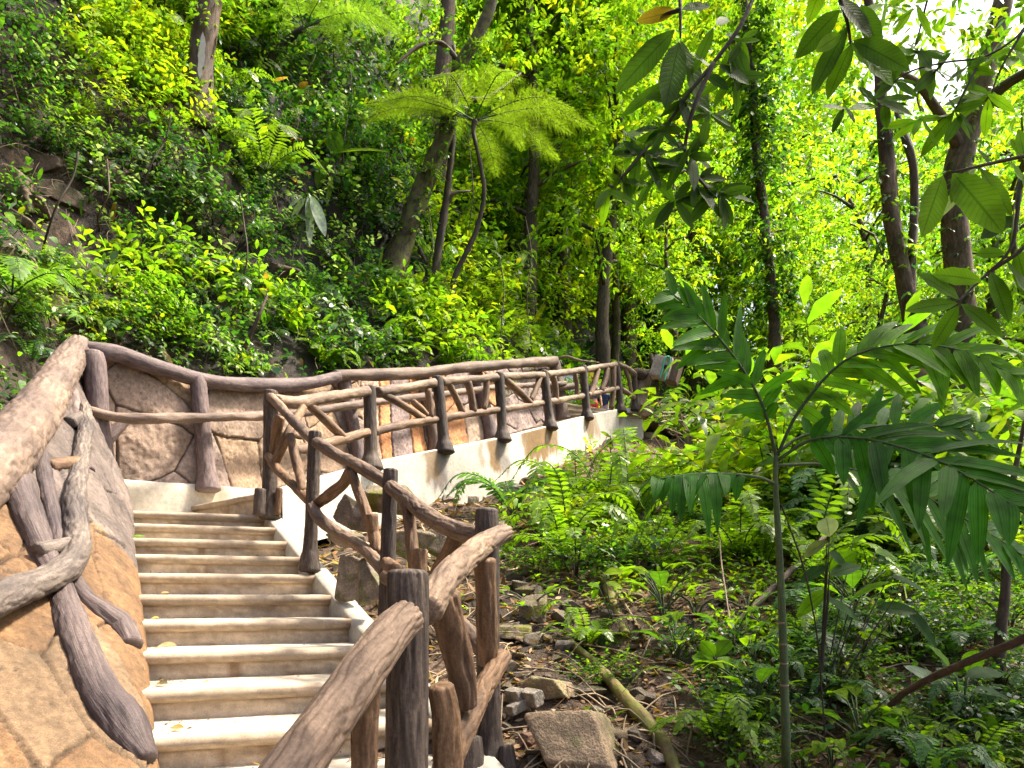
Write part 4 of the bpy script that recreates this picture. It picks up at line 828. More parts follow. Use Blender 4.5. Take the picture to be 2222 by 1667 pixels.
for (x, y, lb) in ((230, 600, 'wiry plant of narrow blades leaning over the tan wall corner'), (610, 660, 'wiry plant of narrow blades above the dip of the dark cap log')):
    c = cast(x, y + 60, ground=False) + np.array([0, -.15, 0]); sp = []
    for k in range(12):
        a = -2.9 + 2.6 * R.rand(); l = 45 + 60 * R.rand(); bx, by = x + R.normal(0, 22), y + R.normal(0, 22); sp.append((bx, by, bx + l * math.cos(a) * .9 + 12, by - l * math.sin(a) * -.75 + 20 * R.rand(), 12 + 5 * R.rand(), [GRN, LIM, (.08, .14, .06)][R.randint(3)], R.normal(0, .1)))
    leafy('blade_plant', lb, c, sp, M_LEAF, stemr=.006, segs='oval')
# rocks
def rock(loc, sc, seed, col, label=None, name='rock', cat='rock', rz=0., npl=13, flat=1., boxy=.34):
    rs = np.random.RandomState(seed); bm = bmesh.new(); bmesh.ops.create_icosphere(bm, subdivisions=5, radius=1); V = np.array([v.co for v in bm.verts]); f = np.array([[v.index for v in q.verts] for q in bm.faces]); bm.free()
    ax = np.vstack([np.eye(3), -np.eye(3)]); pn = nrm(np.vstack([ax + rs.normal(0, boxy, (6, 3)), rs.normal(0, 1, (max(npl - 6, 1), 3))])); h = np.r_[.55 + .25 * rs.rand(6), .72 + .35 * rs.rand(len(pn) - 6)]
    dn = V @ pn.T; r = np.min(np.where(dn > .05, h / np.maximum(dn, .05), 9), 1); r = np.minimum(r, 1.35)
    r = r * (1 + .05 * fbm(V[:, 0] * 4 + V[:, 2] * 2, V[:, 1] * 4 + V[:, 2] * 3, seed) + .035 * fbm(V[:, 0] * 13 + V[:, 2] * 5, V[:, 1] * 13 - V[:, 2] * 7, seed + 1))
    V = V * r[:, None] * np.array(sc); c, s = math.cos(rz), math.sin(rz); V = np.c_[V[:, 0] * c - V[:, 1] * s, V[:, 0] * s + V[:, 1] * c, V[:, 2]]
    m = fbm(V[:, 0] / max(sc) * 2.5 + seed, V[:, 2] / max(sc) * 2.5 + V[:, 1] / max(sc) * 2, seed + 4)[:, None]
    C = np.array(col[0]) * (m <= .06) + np.array(col[1]) * (m > .06)
    mb = MB(); mb.add(V, [f], V[:, :2], C); o = mb.build(name, M_ROCK); o.location = tuple(float(v) for v in loc); return tag(o, label, cat)
TANR = ((.27, .20, .13), (.22, .185, .10)); GRYR = ((.20, .165, .135), (.13, .12, .07)); MOSR = ((.15, .12, .08), (.115, .115, .022)); BNK = ((.115, .08, .055), (.07, .058, .032))
for x, y, w, hh, sd, lab in ((15, 400, 80, 70, 1, 'broad brown rock ledge jutting from the bank over the tan wall corner'), (125, 510, 60, 78, 2, 'upright square-cut boulder half buried in the bank below the brown ledge'), (30, 620, 75, 110, 3, 'tall mossy slab on the bank beside the dense green fern'), (130, 430, 60, 35, 4, 'small dark wedge of stone between the ledge and the square boulder'),
                           (230, 400, 60, 50, 5, 'grey stone showing through the leaves uphill of the square boulder'), (500, 470, 45, 35, 6, 'grey stone under the bright toothed fern'), (72, 345, 46, 40, 7, 'blocky brown stone on top of the brown ledge'), (62, 440, 50, 30, 11, 'cracked flat slab just under the brown ledge'), (15, 470, 60, 40, 12, 'grey-brown block below the ledge at the frame edge'), (25, 350, 40, 40, 13, 'narrow upright stone behind the brown ledge'), (270, 640, 50, 40, 8, 'dark stone above the dark cap log near the wall corner'), (600, 590, 50, 32, 9, 'dark overhanging stone under the root ledge'), (100, 670, 50, 40, 10, 'reddish flat stone at the foot of the mossy slab')):
    p = cast(x, y, ground=False); k = p[1] / F; rock(p + np.array([0, .1, 0]), (w * k * .8, w * k * .6, hh * k * .8), 500 + sd, MOSR if 'mossy' in lab else BNK, lab, rz=.6, npl=9)

for i, (x0, y0, x1, y1, lab) in enumerate(((1085, 560, 1092, 840, 'thin hanging vine in front of the forked mossy trunk'), (930, 450, 925, 640, 'thin pale vine beside the mossy leaning trunk'), (1140, 470, 1165, 830, 'loose brown vine below the fork of the mossy trunk'), (680, 80, 676, 210, 'dry root hanging under the upper tree fern'), (520, 420, 530, 690, 'dark vine down the bank left of the silver-white plant'), (370, 250, 300, 460, 'slanting bare stem below the orange-brown trunk'), (170, 330, 90, 560, 'bent bare sapling stem over the brown ledge'), (232, 345, 216, 500, 'thin dead stem right of the square-cut boulder'), (760, 150, 745, 420, 'long vine in the dark hollow below the upper tree fern'), (1250, 420, 1242, 720, 'thin vine hanging behind the upper railing'), (1010, 230, 1020, 620, 'pale string-like vine beside the tree-fern trunk'))):
    a = cast(x1, y1, ground=False); D = a[1] - .25
    mb = MB(); m = P((x0 + x1) / 2 + 12 * math.sin(i * 2), (y0 + y1) / 2, D - .1); tube(mb, [P(x0, y0, D), P(x0 * .75 + x1 * .25 + 7, y0 * .75 + y1 * .25, D), m, P(x0 * .2 + x1 * .8 - 6, y0 * .2 + y1 * .8, D), a], [.011, .012, .012, .013, .016], 7, .08, .1, seed=i, lump=.4); o = mb.build('vine', M_TWIG if 'dark' in lab or 'bare' in lab else M_TRUNK); tag(o, lab, 'vine')

# ------------------------------------------------------------------ right slope and the wood beyond
def gpt(x, y): return np.array([x, y, float(ground_z(x, y))])
def at_px(px, D): x = (px - CX) / F * D; return gpt(x, D)
t8, D8 = pxtree('tree', 'tall ivy-clad trunk in the sunlit wood behind the hanging leaves', at_px(1690, 17), [(1680, 700), (1668, 560), (1655, 440), (1640, 330), (1635, 200), (1622, 90), (1612, -40), (1600, -250)], [.17, .13, .115, .11, .105, .1, .09, .08, .06], M_TRUNK, 8)
crown(t8, [(P(x, y, D8 - .1), .42, 90) for x, y in ((1632, 60), (1645, 150), (1640, 230), (1655, 310), (1665, 400), (1672, 480), (1678, 560), (1688, 640))], 7, .13, .08, (1, 2, 4, 3, 2), name='ivy', droop=.6, boxy=1.5)
crown(t8, [(P(1590, -180, D8), 2.6, 260), (P(1520, 40, D8 + 1), 1.8, 160), (P(1700, 20, D8 + 1), 1.8, 160)], 8, .17, .075, (6, 4, 1, 0, 0, 0, 1.))
t9, D9 = pxtree('tree', 'curved brown twin-stemmed trunk standing in bright foliage', at_px(2005, 9.5), [(1995, 820), (1980, 700), (1958, 590), (1935, 480), (1926, 390), (1920, 280), (1912, 210), (1905, 120), (1880, -30)], [.19, .14, .12, .11, .105, .10, .095, .085, .07, .05], M_TRUNKR, 9)
trunk(t9, [P(1975, 660, D9 - .05), P(1978, 560, D9), P(1984, 450, D9 + .05), P(1980, 350, D9), P(1960, 290, D9 + .1), P(1945, 240, D9 + .2)], [.07, .06, .055, .055, .05, .03], M_TRUNK, 91, 'branch')
trunk(t9, [P(1985, 745, D9 - .1), P(2010, 690, D9), P(2030, 650, D9 + .1)], [.06, .05, .03], M_TRUNK, 92, 'branch')
crown(t9, [(P(1930, -160, D9 + 1.5), 1.2, 90), (P(1850, 120, D9 + 1.5), .9, 60), (P(1990, 60, D9 + 1.2), .9, 60)], 8, .15, .065, (6, 4, 1, 0, 0, 0, 1))
t10, D10 = pxtree('tree', 'thick leaning trunk hung with dead leaves at the edge of the wood', at_px(2080, 11), [(2085, 760), (2082, 600), (2070, 470), (2078, 370), (2110, 260), (2140, 150), (2168, 40), (2195, -80), (2230, -300)], [.30, .23, .20, .195, .19, .175, .16, .15, .13, .1], M_TRUNKR, 10)
trunk(t10, [P(2090, 330, D10), P(2040, 250, D10 - .3), P(1990, 180, D10 - .6), P(1930, 150, D10 - 1)], [.1, .07, .05, .02], M_TRUNK, 101, 'branch')
trunk(t10, [P(2120, 240, D10), P(2190, 180, D10 - .4), P(2260, 140, D10 - .9)], [.1, .08, .05], M_TRUNK, 102, 'branch')
crown(t10, [(np.array([6.2, 5.0, 8.6]), 1.5, 120), (np.array([5.0, 3.0, 7.4]), 1.5, 330), (np.array([7.8, 8.5, 10.8]), 2.2, 130), (np.array([4.3, 2.0, 7.2]), 1.2, 300), (np.array([8.5, 4.5, 8.5]), 2.0, 150)], 9, .19, .085, (3, 5, 3, 0, 0))  # near blobs are out of view, added to shade the palm and hanging leaves
t11, D11 = pxtree('tree', 'thin dark trunk low on the slope by the sloping brown branch', cast(2168, 1480), [(2170, 1400), (2180, 1300), (2185, 1200), (2192, 1080), (2235, 860)], [.036, .03, .026, .023, .018, .008], M_TRUNK, 11)
crown(t11, [(P(2235, 860, D11), .5, 40)], 7, .12, .05, (3, 4, 2, 0, 0))
cling(t9, [(1980, 700), (1958, 590), (1926, 390), (1920, 250)], D9, 90, .10); cling(t10, [(2085, 760), (2082, 600), (2070, 470), (2110, 260), (2168, 40)], D10, 160, .2)
# further trees of the wood: six kinds of tree, each built once and copied
def wood_tree(h, r, nb, spread, lL, lW, wts, mat, nl, dens):
    th = thing('tree', (0, 0, 0), 'x', 'tree'); pts = [(0, 0, -.4)]; a = R.rand() * 6.28
    for i in range(1, 6): pts.append((.05 * h * math.sin(a + i) * i / 5, .05 * h * math.cos(a + i * 1.3) * i / 5, h * i / 5))
    trunk(th, pts, [r * 1.4, r, r * .9, r * .75, r * .55, r * .2], mat, int(h * 10), seg=10, step=.25)
    bl = []; top = np.array(pts[-1])
    for i in range(nb):
        f = .22 + .82 * (i + .5) / nb; az = i * 2.4 + R.rand(); c = np.array([np.interp(f, np.linspace(0, 1, 6), [p[k] for p in pts]) for k in range(3)])
        e = c + np.array([math.cos(az), math.sin(az), .35]) * spread * (.4 + .75 * R.rand()); bl.append((e, spread * (.42 + .3 * R.rand()), int(dens * .72 * (.7 + .6 * R.rand()))))
        m = MB(); tube(m, [c, c * .5 + e * .5 + UP * .1, e], [r * .4, r * .25, r * .08], 6, .3, .05); m.build('branch', mat, th)
    crown(th, bl, nl, lL, lW, wts, mat=M_LEAFB); return th
WT = [wood_tree(9, .13, 12, 1.7, .17, .07, (4, 4, 2, .6, 0, .6, 1.4), M_TRUNK, 9, 74), wood_tree(12, .18, 14, 2.1, .19, .085, (6, 4, 1, 0, 0, .3, 1), M_TRUNK, 9, 84), wood_tree(7, .09, 10, 1.3, .14, .06, (4, 5, 2, 0, 0, .3, .6), M_TRUNKR, 9, 70),
      wood_tree(14, .22, 16, 2.4, .22, .10, (4, 4, 1.5, .6, 0, .8, 1.4), M_TRUNKR, 9, 86), wood_tree(5, .07, 9, 1.0, .13, .06, (5, 4, 2, .3, 0, .2, 1), M_TRUNK, 9, 60), wood_tree(10, .15, 12, 1.8, .16, .075, (3, 5, 3, 1, 0, 1, .3), M_MOSSY, 9, 80)]
WD = ['airy yellow-green tree', 'spreading bright green tree', 'slender mid-green tree', 'tall lime-green tree', 'small bright green tree', 'mossy-trunked green tree']
def zone_wood(px, D):
    d = 'at the near edge of the wood' if D < 13 else 'in the middle of the wood' if D < 21 else 'deep in the wood'
    w = 'behind the wall end' if px < 1300 else 'behind the grey box' if px < 1520 else 'behind the ivy-clad trunk' if px < 1780 else 'behind the twin-stemmed trunk' if px < 2060 else 'behind the thick leaning trunk'
    return f'{d} {w}'
first = [True] * 6; spots = []
for t in range(900):
    D = 12 + 26 * R.rand() ** .8; px = 1060 + 1280 * R.rand(); 
    if len(spots) > 40: break
    x = (px - CX) / F * D
    if all((x - a) ** 2 + (D - b) ** 2 > (2.1 if D < 22 else 2.1) ** 2 for a, b, _ in spots):
        if 1060 < px < 1440 and D < 19: continue
        if px < 1860 and D < 17.5: continue
        if 1330 < px < 1570 and D < 20: continue
        if px > 1985 and px < 2190 and D < 11.5: continue
        spots.append((x, D, px))
for x, D, px in spots:
    h = cast(px, YH - (float(ground_z(x, D)) - EZ) / D * F); k = R.choice([4, 2, 0, 5] if D < 15 else [0, 1, 2, 3, 5, 4])
    if px > 1880 and D > 15: k = R.choice([0, 2, 4, 5])
    p = gpt(x, D)
    hh = HBVH.ray_cast(Vector((x, D, 60)), Vector((0, 0, -1)))
    if hh[0] is not None and hh[0].z > p[2]: p[2] = hh[0].z
    o = WT[k] if first[k] else copy_tree(WT[k]); first[k] = False
    o.location = tuple(p); o.rotation_euler[2] = R.rand() * 6.28; o.scale = (1, 1, .85 + .4 * R.rand()) if px < 1880 else (.9, .9, .7 + .25 * R.rand())
    lab = f'{WD[k]} {zone_wood(px, D)}'; tag(o, lab, 'tree', lab)
# far leafage of the wood, one mass
mb = MB(); n = 34000; D = 27 + 20 * R.rand(n); px = 950 + 1420 * R.rand(n); x = (px - CX) / F * D
top = np.where(px < 1350, 21, np.where(px < 1850, 21.5, np.where(px < 2110, 15.5, 19))) ; z0 = ground_z(x, D); z = z0 + (top * R.rand(n) ** .95) * D / 32
lump = fbm(x * .22 + D * .11, z * .22, 401) + .6 * fbm(x * .7, z * .7 + D * .2, 402); ok = lump > -.15
b = np.stack([x, D, z], -1)[ok]; n = len(b); sprigs(mb, b, jit(n) + np.array([0, -.4, .1]), .5 + .5 * R.rand(n), 8, .30, .135, pal(n, (4, 5, 2.5, 1, .2, 1.2, 1.6)), 'low', .5, twig=False)
tag(mb.build('forest', M_LEAFB), 'far sunlit wood whose leaves merge into one yellow-green mass', 'forest', kind='stuff')

# leaf litter and low cover on the slope
def clear_path(p):
    px, py = pix(p); return True
mb = MB(); n = 30000; D = 2.2 + 14 * R.rand(n) ** 1.7; px = 560 + 2200 * R.rand(n); x = (px - CX) / F * D; b = np.stack([x, D, ground_z(x, D) + .012], -1)
lc = np.array([(.30, .19, .11), (.20, .115, .06), (.12, .07, .04), (.42, .31, .21), (.08, .05, .03), (.25, .13, .06)])[R.randint(6, size=n)] * (.6 + .7 * R.rand(n, 1)); a = jit(n) * np.array([1, 1, .3])
leaves(mb, b, a, UP + jit(n, .45), (.05 + .08 * R.rand(n)) * np.clip(D / 6, .6, 1.3), (.022 + .03 * R.rand(n)) * np.clip(D / 6, .6, 1.3), lc, 'low', .15 * R.normal(0, 1, n), .35)
tag(mb.build('leaf_litter', M_DRY), 'brown dead leaves littering the bare slope below the railing', 'leaf litter', kind='stuff')
mb = MB(); n = 900
D = 2.3 + 10 * R.rand(n) ** 1.4; px = 640 + 1650 * R.rand(n); x = (px - CX) / F * D; b = np.stack([x, D, ground_z(x, D)], -1)
for q in b:
    l = .12 + .5 * R.rand(); a = R.rand() * 6.28; e = q + np.array([math.cos(a) * l, math.sin(a) * l, 0]); e[2] = float(ground_z(e[0], e[1])) + .04 * R.rand(); tube(mb, [q + UP * .015, (q + e) / 2 + UP * (.03 + .03 * R.rand()), e + UP * .015], [.006, .005, .003], 4, .2, 0, cap=False)
tag(mb.build('twigs', M_DRYTW), 'thin dry twigs strewn through the leaf litter', 'twigs', kind='stuff')
mb = MB(); n = 12500; D = 2.6 + 20 * R.rand(n) ** 1.25; px = 600 + 2350 * R.rand(n); x = (px - CX) / F * D
dens = -1.5 * ((px > 1290) & (px < 1570) & (D > 11.5)) + np.clip((px - 1100) / 400, 0, 1) * .8 + np.clip(fbm(x * .9, D * .9, 411) * 2.2 + .05, 0, .6) + .3 * (D > 9) - .45 * ((px < 1420) & (D < 5)) - .3 * (D < 5) - .35 * ((px < 1560) & (D < 6.5)); dens = dens - .8 * (np.min(np.hypot(OT[::12, 0][:, None] - x, OT[::12, 1][:, None] - D), 0) < 1.3); ok = R.rand(n) < dens; 
b = np.stack([x, D, ground_z(x, D) + .02], -1)[ok]; D = D[ok]; n = len(b); sz = np.clip(D / 7, .7, 1.7)
sprigs(mb, b, np.stack([.5 * R.normal(0, 1, n), -.3 + .5 * R.normal(0, 1, n), .6 + .5 * R.rand(n)], -1), (.10 + .2 * R.rand(n)) * sz, 6, .085 * sz, .042 * sz, np.where((D > 4.6)[:, None], pal(n, (6, 4, 1, 0, 0, .2, 1)), pal(n, (2, 4, 3, 1, .5, .3))), 'low', .4)
tag(mb.build('ground_cover', M_LEAF), 'low green seedlings and creepers covering the slope', 'ground cover', kind='stuff')
OBx = OT[::12, :2]
def wdist(x, y): return float(np.min(np.hypot(OBx[:, 0] - x, OBx[:, 1] - y)))
def zone_slope(x, y):
    h = 'far up the slope' if y < 1000 else 'on the middle of the slope' if y < 1250 else 'near the foot of the slope'
    w = 'below the white retaining wall' if x < 1330 else 'before the heap of dry branches' if x < 1600 and y < 1000 else 'beside the fallen mossy log' if x < 1560 else 'round the ringed palm stem' if x < 1850 else 'under the palm fronds'
    return f'{h} {w}'
for x, y in pois(270, 960, 2260, 930, 1690, 36):
    if x < 1140 and y > 1130: continue
    if x < 1440 and y > 1330 and R.rand() < .8: continue
    if x < 1560 and y > 1130 and R.rand() < .35: continue
    p = cast(x, y, hill=False); D = p[1]
    if y < 1060 and x < 1290 - (y - 960) * 2.2 + 30: continue
    if y < 1030 and 1290 < x < 1610: continue
    if wdist(p[0], p[1]) < 1.25: continue
    key = R.choice(['fern', 'seed', 'mid', 'bright', 'grass', 'seed', 'fern', 'fernb']) if y < 1250 else R.choice(['seed', 'seed', 'fernb', 'mid', 'broad', 'seed', 'fern', 'dark'])
    sc = np.clip(D / 8.5, .33, 1.25) * (.55 + .4 * R.rand()) * (1.6 if key in ('seed',) else 1.15)
    if x > 1700 and y < 1250: sc *= 1.35
    if key in ('fern', 'fernb', 'broad') and y > 1080: sc *= 1.4
    lab = f'{PROTOS[key][3]} {zone_slope(x, y)}'; plant(key, p, sc, None, lab, lab, (R.normal(0, .1), R.normal(0, .1)))
# understorey bushes between slope and wood
for x, y in pois(120, 1430, 2300, 640, 1040, 46):
    D = float(np.interp(y, [640, 1010], [17, 8.5])) * (.9 + .25 * R.rand()); p = at_px(x, D); key = R.choice(['bright', 'bright2', 'mid', 'bright', 'bright2', 'broad', 'fern'])
    if x < 1660 and y > 690: continue
    lab = f'{PROTOS[key][3]} in the understorey {"left of" if x < 1700 else "behind" if x < 2000 else "right of"} the palm crown'; plant(key, p, 1.2 + .9 * R.rand(), None, lab, lab)

# ------------------------------------------------------------------ the palm in front
palm = thing('palm', cast(1703, 1720, hill=False), 'young palm with a ringed green stem and dark feathery fronds', 'palm')
DP = 2.75; st = [palm.location[:], P(1706, 1640, DP), P(1702, 1480, DP), P(1697, 1330, DP), P(1690, 1180, DP), P(1683, 1060, DP), P(1684, 990, DP)]
mb = MB(); tube(mb, np.array([tuple(q) for q in st]), [.020, .0175, .0165, .015, .013, .0105, .009], 20, .012, .03, seed=5); mb.build('stem', M_STEM, palm)
for i, (x, y) in enumerate(((1706, 1635), (1705, 1590), (1704, 1540), (1702, 1487), (1701, 1440), (1699, 1398), (1697, 1352))):
    mb = MB(); c = P(x, y, DP); r = .0188 - i * .0005; tube(mb, [c - UP * .003, c + UP * .003], [r, r], 18, .003, 0); mb.build('stem_ring', M_DRYTW, palm)
PD = (.036, .125, .012); PM = (.05, .155, .012); PL = (.10, .23, .012)
def pfrond(px, n, Lp, W, N0, ang, col, droop=.3, bare=.2, seed=0):
    mb = MB(); frond(mb, [P(*q) for q in px], N0, n, Lp, W, ang, np.array(col), 'strap', droop, bare=bare, stem=.0075, fold=.18, tip=.45, jt=.14); mb.build('frond', [M_PALM, M_STEM], palm)
pfrond([(1684, 990, 2.75), (1655, 880, 2.72), (1600, 785, 2.68), (1530, 700, 2.62), (1462, 640, 2.58)], 15, .26, .046, (-.1, -.9, .4), 1.0, PM, .2, .2)
pfrond([(1686, 990, 2.75), (1735, 890, 2.72), (1830, 785, 2.68), (1950, 748, 2.6), (2080, 760, 2.5), (2190, 810, 2.42)], 21, .27, .05, (-.15, -.8, .55), 1.1, PL, .3, .2)
pfrond([(1686, 1000, 2.75), (1760, 955, 2.68), (1870, 952, 2.55), (2000, 985, 2.4), (2110, 1040, 2.25), (2260, 1140, 2.1)], 16, .33, .058, (.0, -.92, .4), 1.05, PD, .2, .16)
pfrond([(1685, 985, 2.75), (1745, 945, 2.8), (1860, 930, 2.86), (1990, 920, 2.9), (2120, 935, 2.95)], 13, .25, .05, (-.1, -.9, .4), .95, PD, .15, .2)
pfrond([(1682, 1050, 2.75), (1640, 1035, 2.68), (1560, 1028, 2.6), (1490, 1030, 2.5), (1430, 1040, 2.42)], 11, .21, .05, (0, -.25, 1), 1.0, PD, .8, .34)
pfrond([(1688, 1010, 2.75), (1800, 1010, 2.9), (1950, 1050, 3.05), (2100, 1130, 3.1), (2230, 1210, 3.15)], 17, .33, .06, (.0, -.85, .5), 1.1, PM, .3, .2)
# ------------------------------------------------------------------ hanging branches with large leaves
LD, LM, LL = (.036, .078, .009), (.07, .145, .010), (.135, .255, .012)
def bough(label, D, twigs, spec, whorls=(), r=.006):
    th = thing('overhanging_branch', P(*twigs[0][0], D), label, 'branch')
    mb = MB()
    for t in twigs: tube(mb, [P(x, y, D) + np.array([0, .02 * math.sin(x), 0]) for x, y in t], np.linspace(r, r * .45, len(t)), 8, .02, .06, seed=len(t))
    mb.build('twig', M_TWIG, th); mb = MB()
    def lf(bx, by, tx, ty, wp, col, tw=0.):
        b, t = P(bx, by, D), P(tx, ty, D); A = t - b; ln = np.linalg.norm(A); A = A + np.array([0, R.normal(0, .28) * ln, 0])
        wp = min(wp, .40 * np.hypot(tx - bx, ty - by))
        N = np.array([R.normal(0, .35) + tw, -.9, .25 + R.normal(0, .25)])
        leaves(mb, b, A[None], N[None], ln, wp / F * D, np.array([col]) * (.8 + .4 * R.rand()), 'big', .06, .16, mid=True, wavy=.10)
    for q in spec: lf(*q)
    for x, y, n, l, col in whorls:
        a0 = R.rand() * 6.28
        for i in range(n):
            a = a0 + i * 6.283 / n + R.normal(0, .3); ll = l * (.65 + .6 * R.rand()); lf(x + R.normal(0, 5), y + R.normal(0, 5), x + math.cos(a) * ll, y + math.sin(a) * ll * .75 + ll * .28, ll * .30, np.array(col) * (.7 + .6 * R.rand()))
    mb.build('foliage', M_LEAFV, th); return th
bough('dark branch of large drooping leaves hanging from the top beside the bright wood', 1.75, [[(1478, -60), (1474, 30), (1474, 90)], [(1655, -50), (1600, 70), (1545, 145), (1495, 205), (1440, 275), (1395, 330), (1348, 388)], [(1545, 145), (1500, 250), (1490, 330), (1520, 400), (1560, 420)], [(1395, 330), (1340, 390), (1318, 412)], [(1474, 30), (1440, 20)]],
      [(1476, 88, 1556, 238, 62, LD), (1464, 65, 1334, 190, 50, LD), (1474, 92, 1436, 250, 58, LD), (1470, 25, 1380, 14, 30, (.16, .11, .02)), (1480, 22, 1548, -6, 40, LD), (1478, -20, 1440, -60, 30, LD), (1450, 175, 1346, 230, 28, LD), (1500, 205, 1445, 260, 26, LD), (1545, 150, 1490, 120, 30, LM), (1592, 95, 1628, 168, 30, LD), (1585, 105, 1600, 200, 30, LM), (1560, 140, 1622, 195, 34, LD), (1530, 160, 1580, 200, 30, LD), (1548, 60, 1510, 140, 26, LD), (1580, 40, 1540, 80, 26, LM),
       (1318, 412, 1288, 470, 20, LM), (1318, 412, 1308, 480, 20, LL), (1318, 412, 1376, 448, 22, LM)],
      [(1435, 280, 8, 74, LD), (1495, 330, 9, 86, LD), (1395, 338, 8, 74, LD), (1560, 420, 8, 80, LD), (1510, 390, 8, 80, LD), (1420, 370, 6, 68, LD), (1365, 300, 5, 60, LM), (1470, 435, 7, 70, LD), (1545, 250, 6, 68, LM), (1478, 215, 7, 72, LD), (1605, 85, 7, 66, LM), (1350, 385, 6, 58, LM), (1590, 170, 5, 64, LD)])
bough('cluster of big shadowed leaves hanging from the top edge', 1.7, [[(1812, -60), (1822, 0), (1838, 55), (1850, 95)]],
      [(1822, 22, 1735, 95, 52, LD), (1816, -10, 1885, 88, 70, (.035, .06, .008)), (1838, 58, 1766, 190, 44, LD), (1848, 95, 1802, 200, 44, LM), (1852, 88, 1958, 178, 60, LM), (1868, 10, 1916, 100, 54, LD), (1846, 92, 1928, 198, 58, LM), (1825, 75, 1762, 120, 40, LL), (1795, -60, 1762, 30, 36, LL), (1812, -40, 1742, -10, 34, LD)])
bough('leafy branch with broad bright leaves reaching in from the edge above the palm', 1.6, [[(2290, 335), (2222, 347), (2140, 362), (2060, 382)]],
      [(2046, 382, 1990, 516, 60, LL), (2068, 376, 2132, 548, 78, LL), (2126, 366, 2200, 462, 74, LL), (2118, 362, 2050, 458, 26, SIL), (2210, 280, 2222, 350, 60, LL), (2190, 350, 2250, 430, 60, LL), (2100, 372, 2060, 440, 40, LL), (2150, 360, 2110, 330, 36, LM), (2230, 345, 2200, 290, 50, LL)])
bough('dark twig with a whorl of long leaves below the broad bright leaves', 1.6, [[(2280, 455), (2210, 545), (2150, 590), (2080, 655)], [(2225, 380), (2205, 440), (2190, 540), (2150, 590)]],
      [(2078, 658, 1960, 670, 36, LM), (2080, 664, 2028, 748, 50, LM), (2086, 660, 2160, 742, 60, LM), (2082, 650, 1998, 578, 44, LM), (2130, 610, 2030, 582, 50, LL), (2150, 590, 2166, 712, 50, LM), (2182, 565, 2226, 710, 52, LM), (2205, 540, 2250, 640, 50, LM), (2196, 470, 2120, 520, 54, LD), (2200, 440, 2240, 520, 60, LD), (2180, 550, 2120, 545, 34, LM)])
bough('fine branch with whorls of mid-sized leaves across the gap of sky', 2.4, [[(2290, -40), (2222, 60), (2185, 100), (2130, 125), (2040, 145), (1960, 165), (1900, 215)], [(2040, 145), (2000, 190), (1990, 250)], [(2130, 125), (2090, 200), (2075, 240)], [(2030, -60), (2005, 40), (1985, 100)], [(2222, 60), (2165, 160), (2150, 230)]], [],
      [(1990, 110, 8, 72, LM), (1905, 222, 8, 84, LM), (2075, 240, 8, 84, LM), (1995, 255, 6, 70, LL), (2145, 205, 7, 76, LL), (2030, 150, 6, 70, LM), (1945, 175, 6, 64, LM), (2160, 130, 5, 62, LL), (2100, 150, 5, 60, LM), (1830, 235, 5, 56, LD), (1985, 20, 6, 66, LL), (1920, 10, 5, 60, LL), (2200, 110, 6, 70, LL)], .005)
bough('single leaf hanging in from the top edge above the tree fern', 2.2, [[(925, -60), (905, -25)]], [(905, -30, 927, 32, 40, LL), (925, -60, 890, -25, 34, LL)])

# ------------------------------------------------------------------ rocks, logs and plants on the slope
def grock(px, py, w, hh, sd, col, lab, dp=.8, D=None, up=.1, **k):
    p = cast(px, py + hh * .25, hill=False) if D is None else P(px, py, D); s = p[1] / F
    return rock(p + UP * hh * s * (up if D is None else 0), (w * s * .62, w * s * .5 * dp, hh * s * .62), 700 + sd, col, lab, **k)
grock(1250, 1610, 190, 135, 1, TANR, 'large angular tan boulder at the bottom edge beside the railing foot', npl=9)
grock(1185, 1490, 120, 55, 2, TANR, 'flat-topped tan rock behind the large angular boulder', npl=8)
grock(1120, 1365, 78, 34, 3, MOSR, 'squared mossy stone block just right of the black end post', npl=7)
grock(1160, 1320, 60, 60, 4, MOSR, 'dark wedge of mossy rock above the squared stone block', npl=8)
grock(1322, 1390, 38, 26, 5, GRYR, 'small grey stone at the head of the fallen mossy log')
grock(1300, 1540, 42, 26, 6, GRYR, 'pale grey stone between the boulder and the fallen log')
grock(1145, 1605, 42, 36, 7, ((.17, .10, .07), (.12, .08, .06)), 'rounded reddish clod beside the large boulder')
grock(1420, 1640, 46, 34, 8, GRYR, 'grey stone at the lower end of the fallen mossy log')
grock(1270, 1500, 70, 34, 9, GRYR, 'flat stone leaning on the fallen mossy log', npl=8)
grock(1225, 1400, 44, 26, 10, ((.26, .22, .19), (.2, .17, .15)), 'light split stone under the seedling by the railing')
grock(850, 1085, 105, 62, 11, MOSR, 'big yellow-mossed boulder behind the middle of the stair railing', D=6.0, boxy=1.2, npl=16)
grock(770, 1120, 70, 62, 12, ((.13, .10, .08), (.10, .085, .05)), 'dark boulder behind the stair railing beside the mossed one', D=5.9, boxy=1.2, npl=16)
grock(758, 1250, 64, 72, 13, GRYR, 'upright grey rock against the stair curb', D=4.75, npl=9)
grock(800, 1275, 50, 80, 14, GRYR, 'second grey rock wedged beside the stair curb', D=4.5, npl=9)
grock(745, 1165, 60, 30, 15, GRYR, 'low grey stone by the curb under the mid rail', D=5.5)
grock(890, 1180, 80, 70, 16, MOSR, 'mossy rock seen between the log braces', D=5.0)
grock(960, 1190, 60, 60, 17, MOSR, 'green-topped rock behind the curved top rail', D=5.1)
grock(1120, 1170, 40, 34, 18, MOSR, 'mossy stone right of the black end post top')
grock(1210, 1140, 34, 50, 19, GRYR, 'leaning slab of pale stone in the seedlings', npl=7)
grock(1150, 1235, 60, 34, 20, MOSR, 'slanting mossy slab below the leaning pale slab', npl=8)
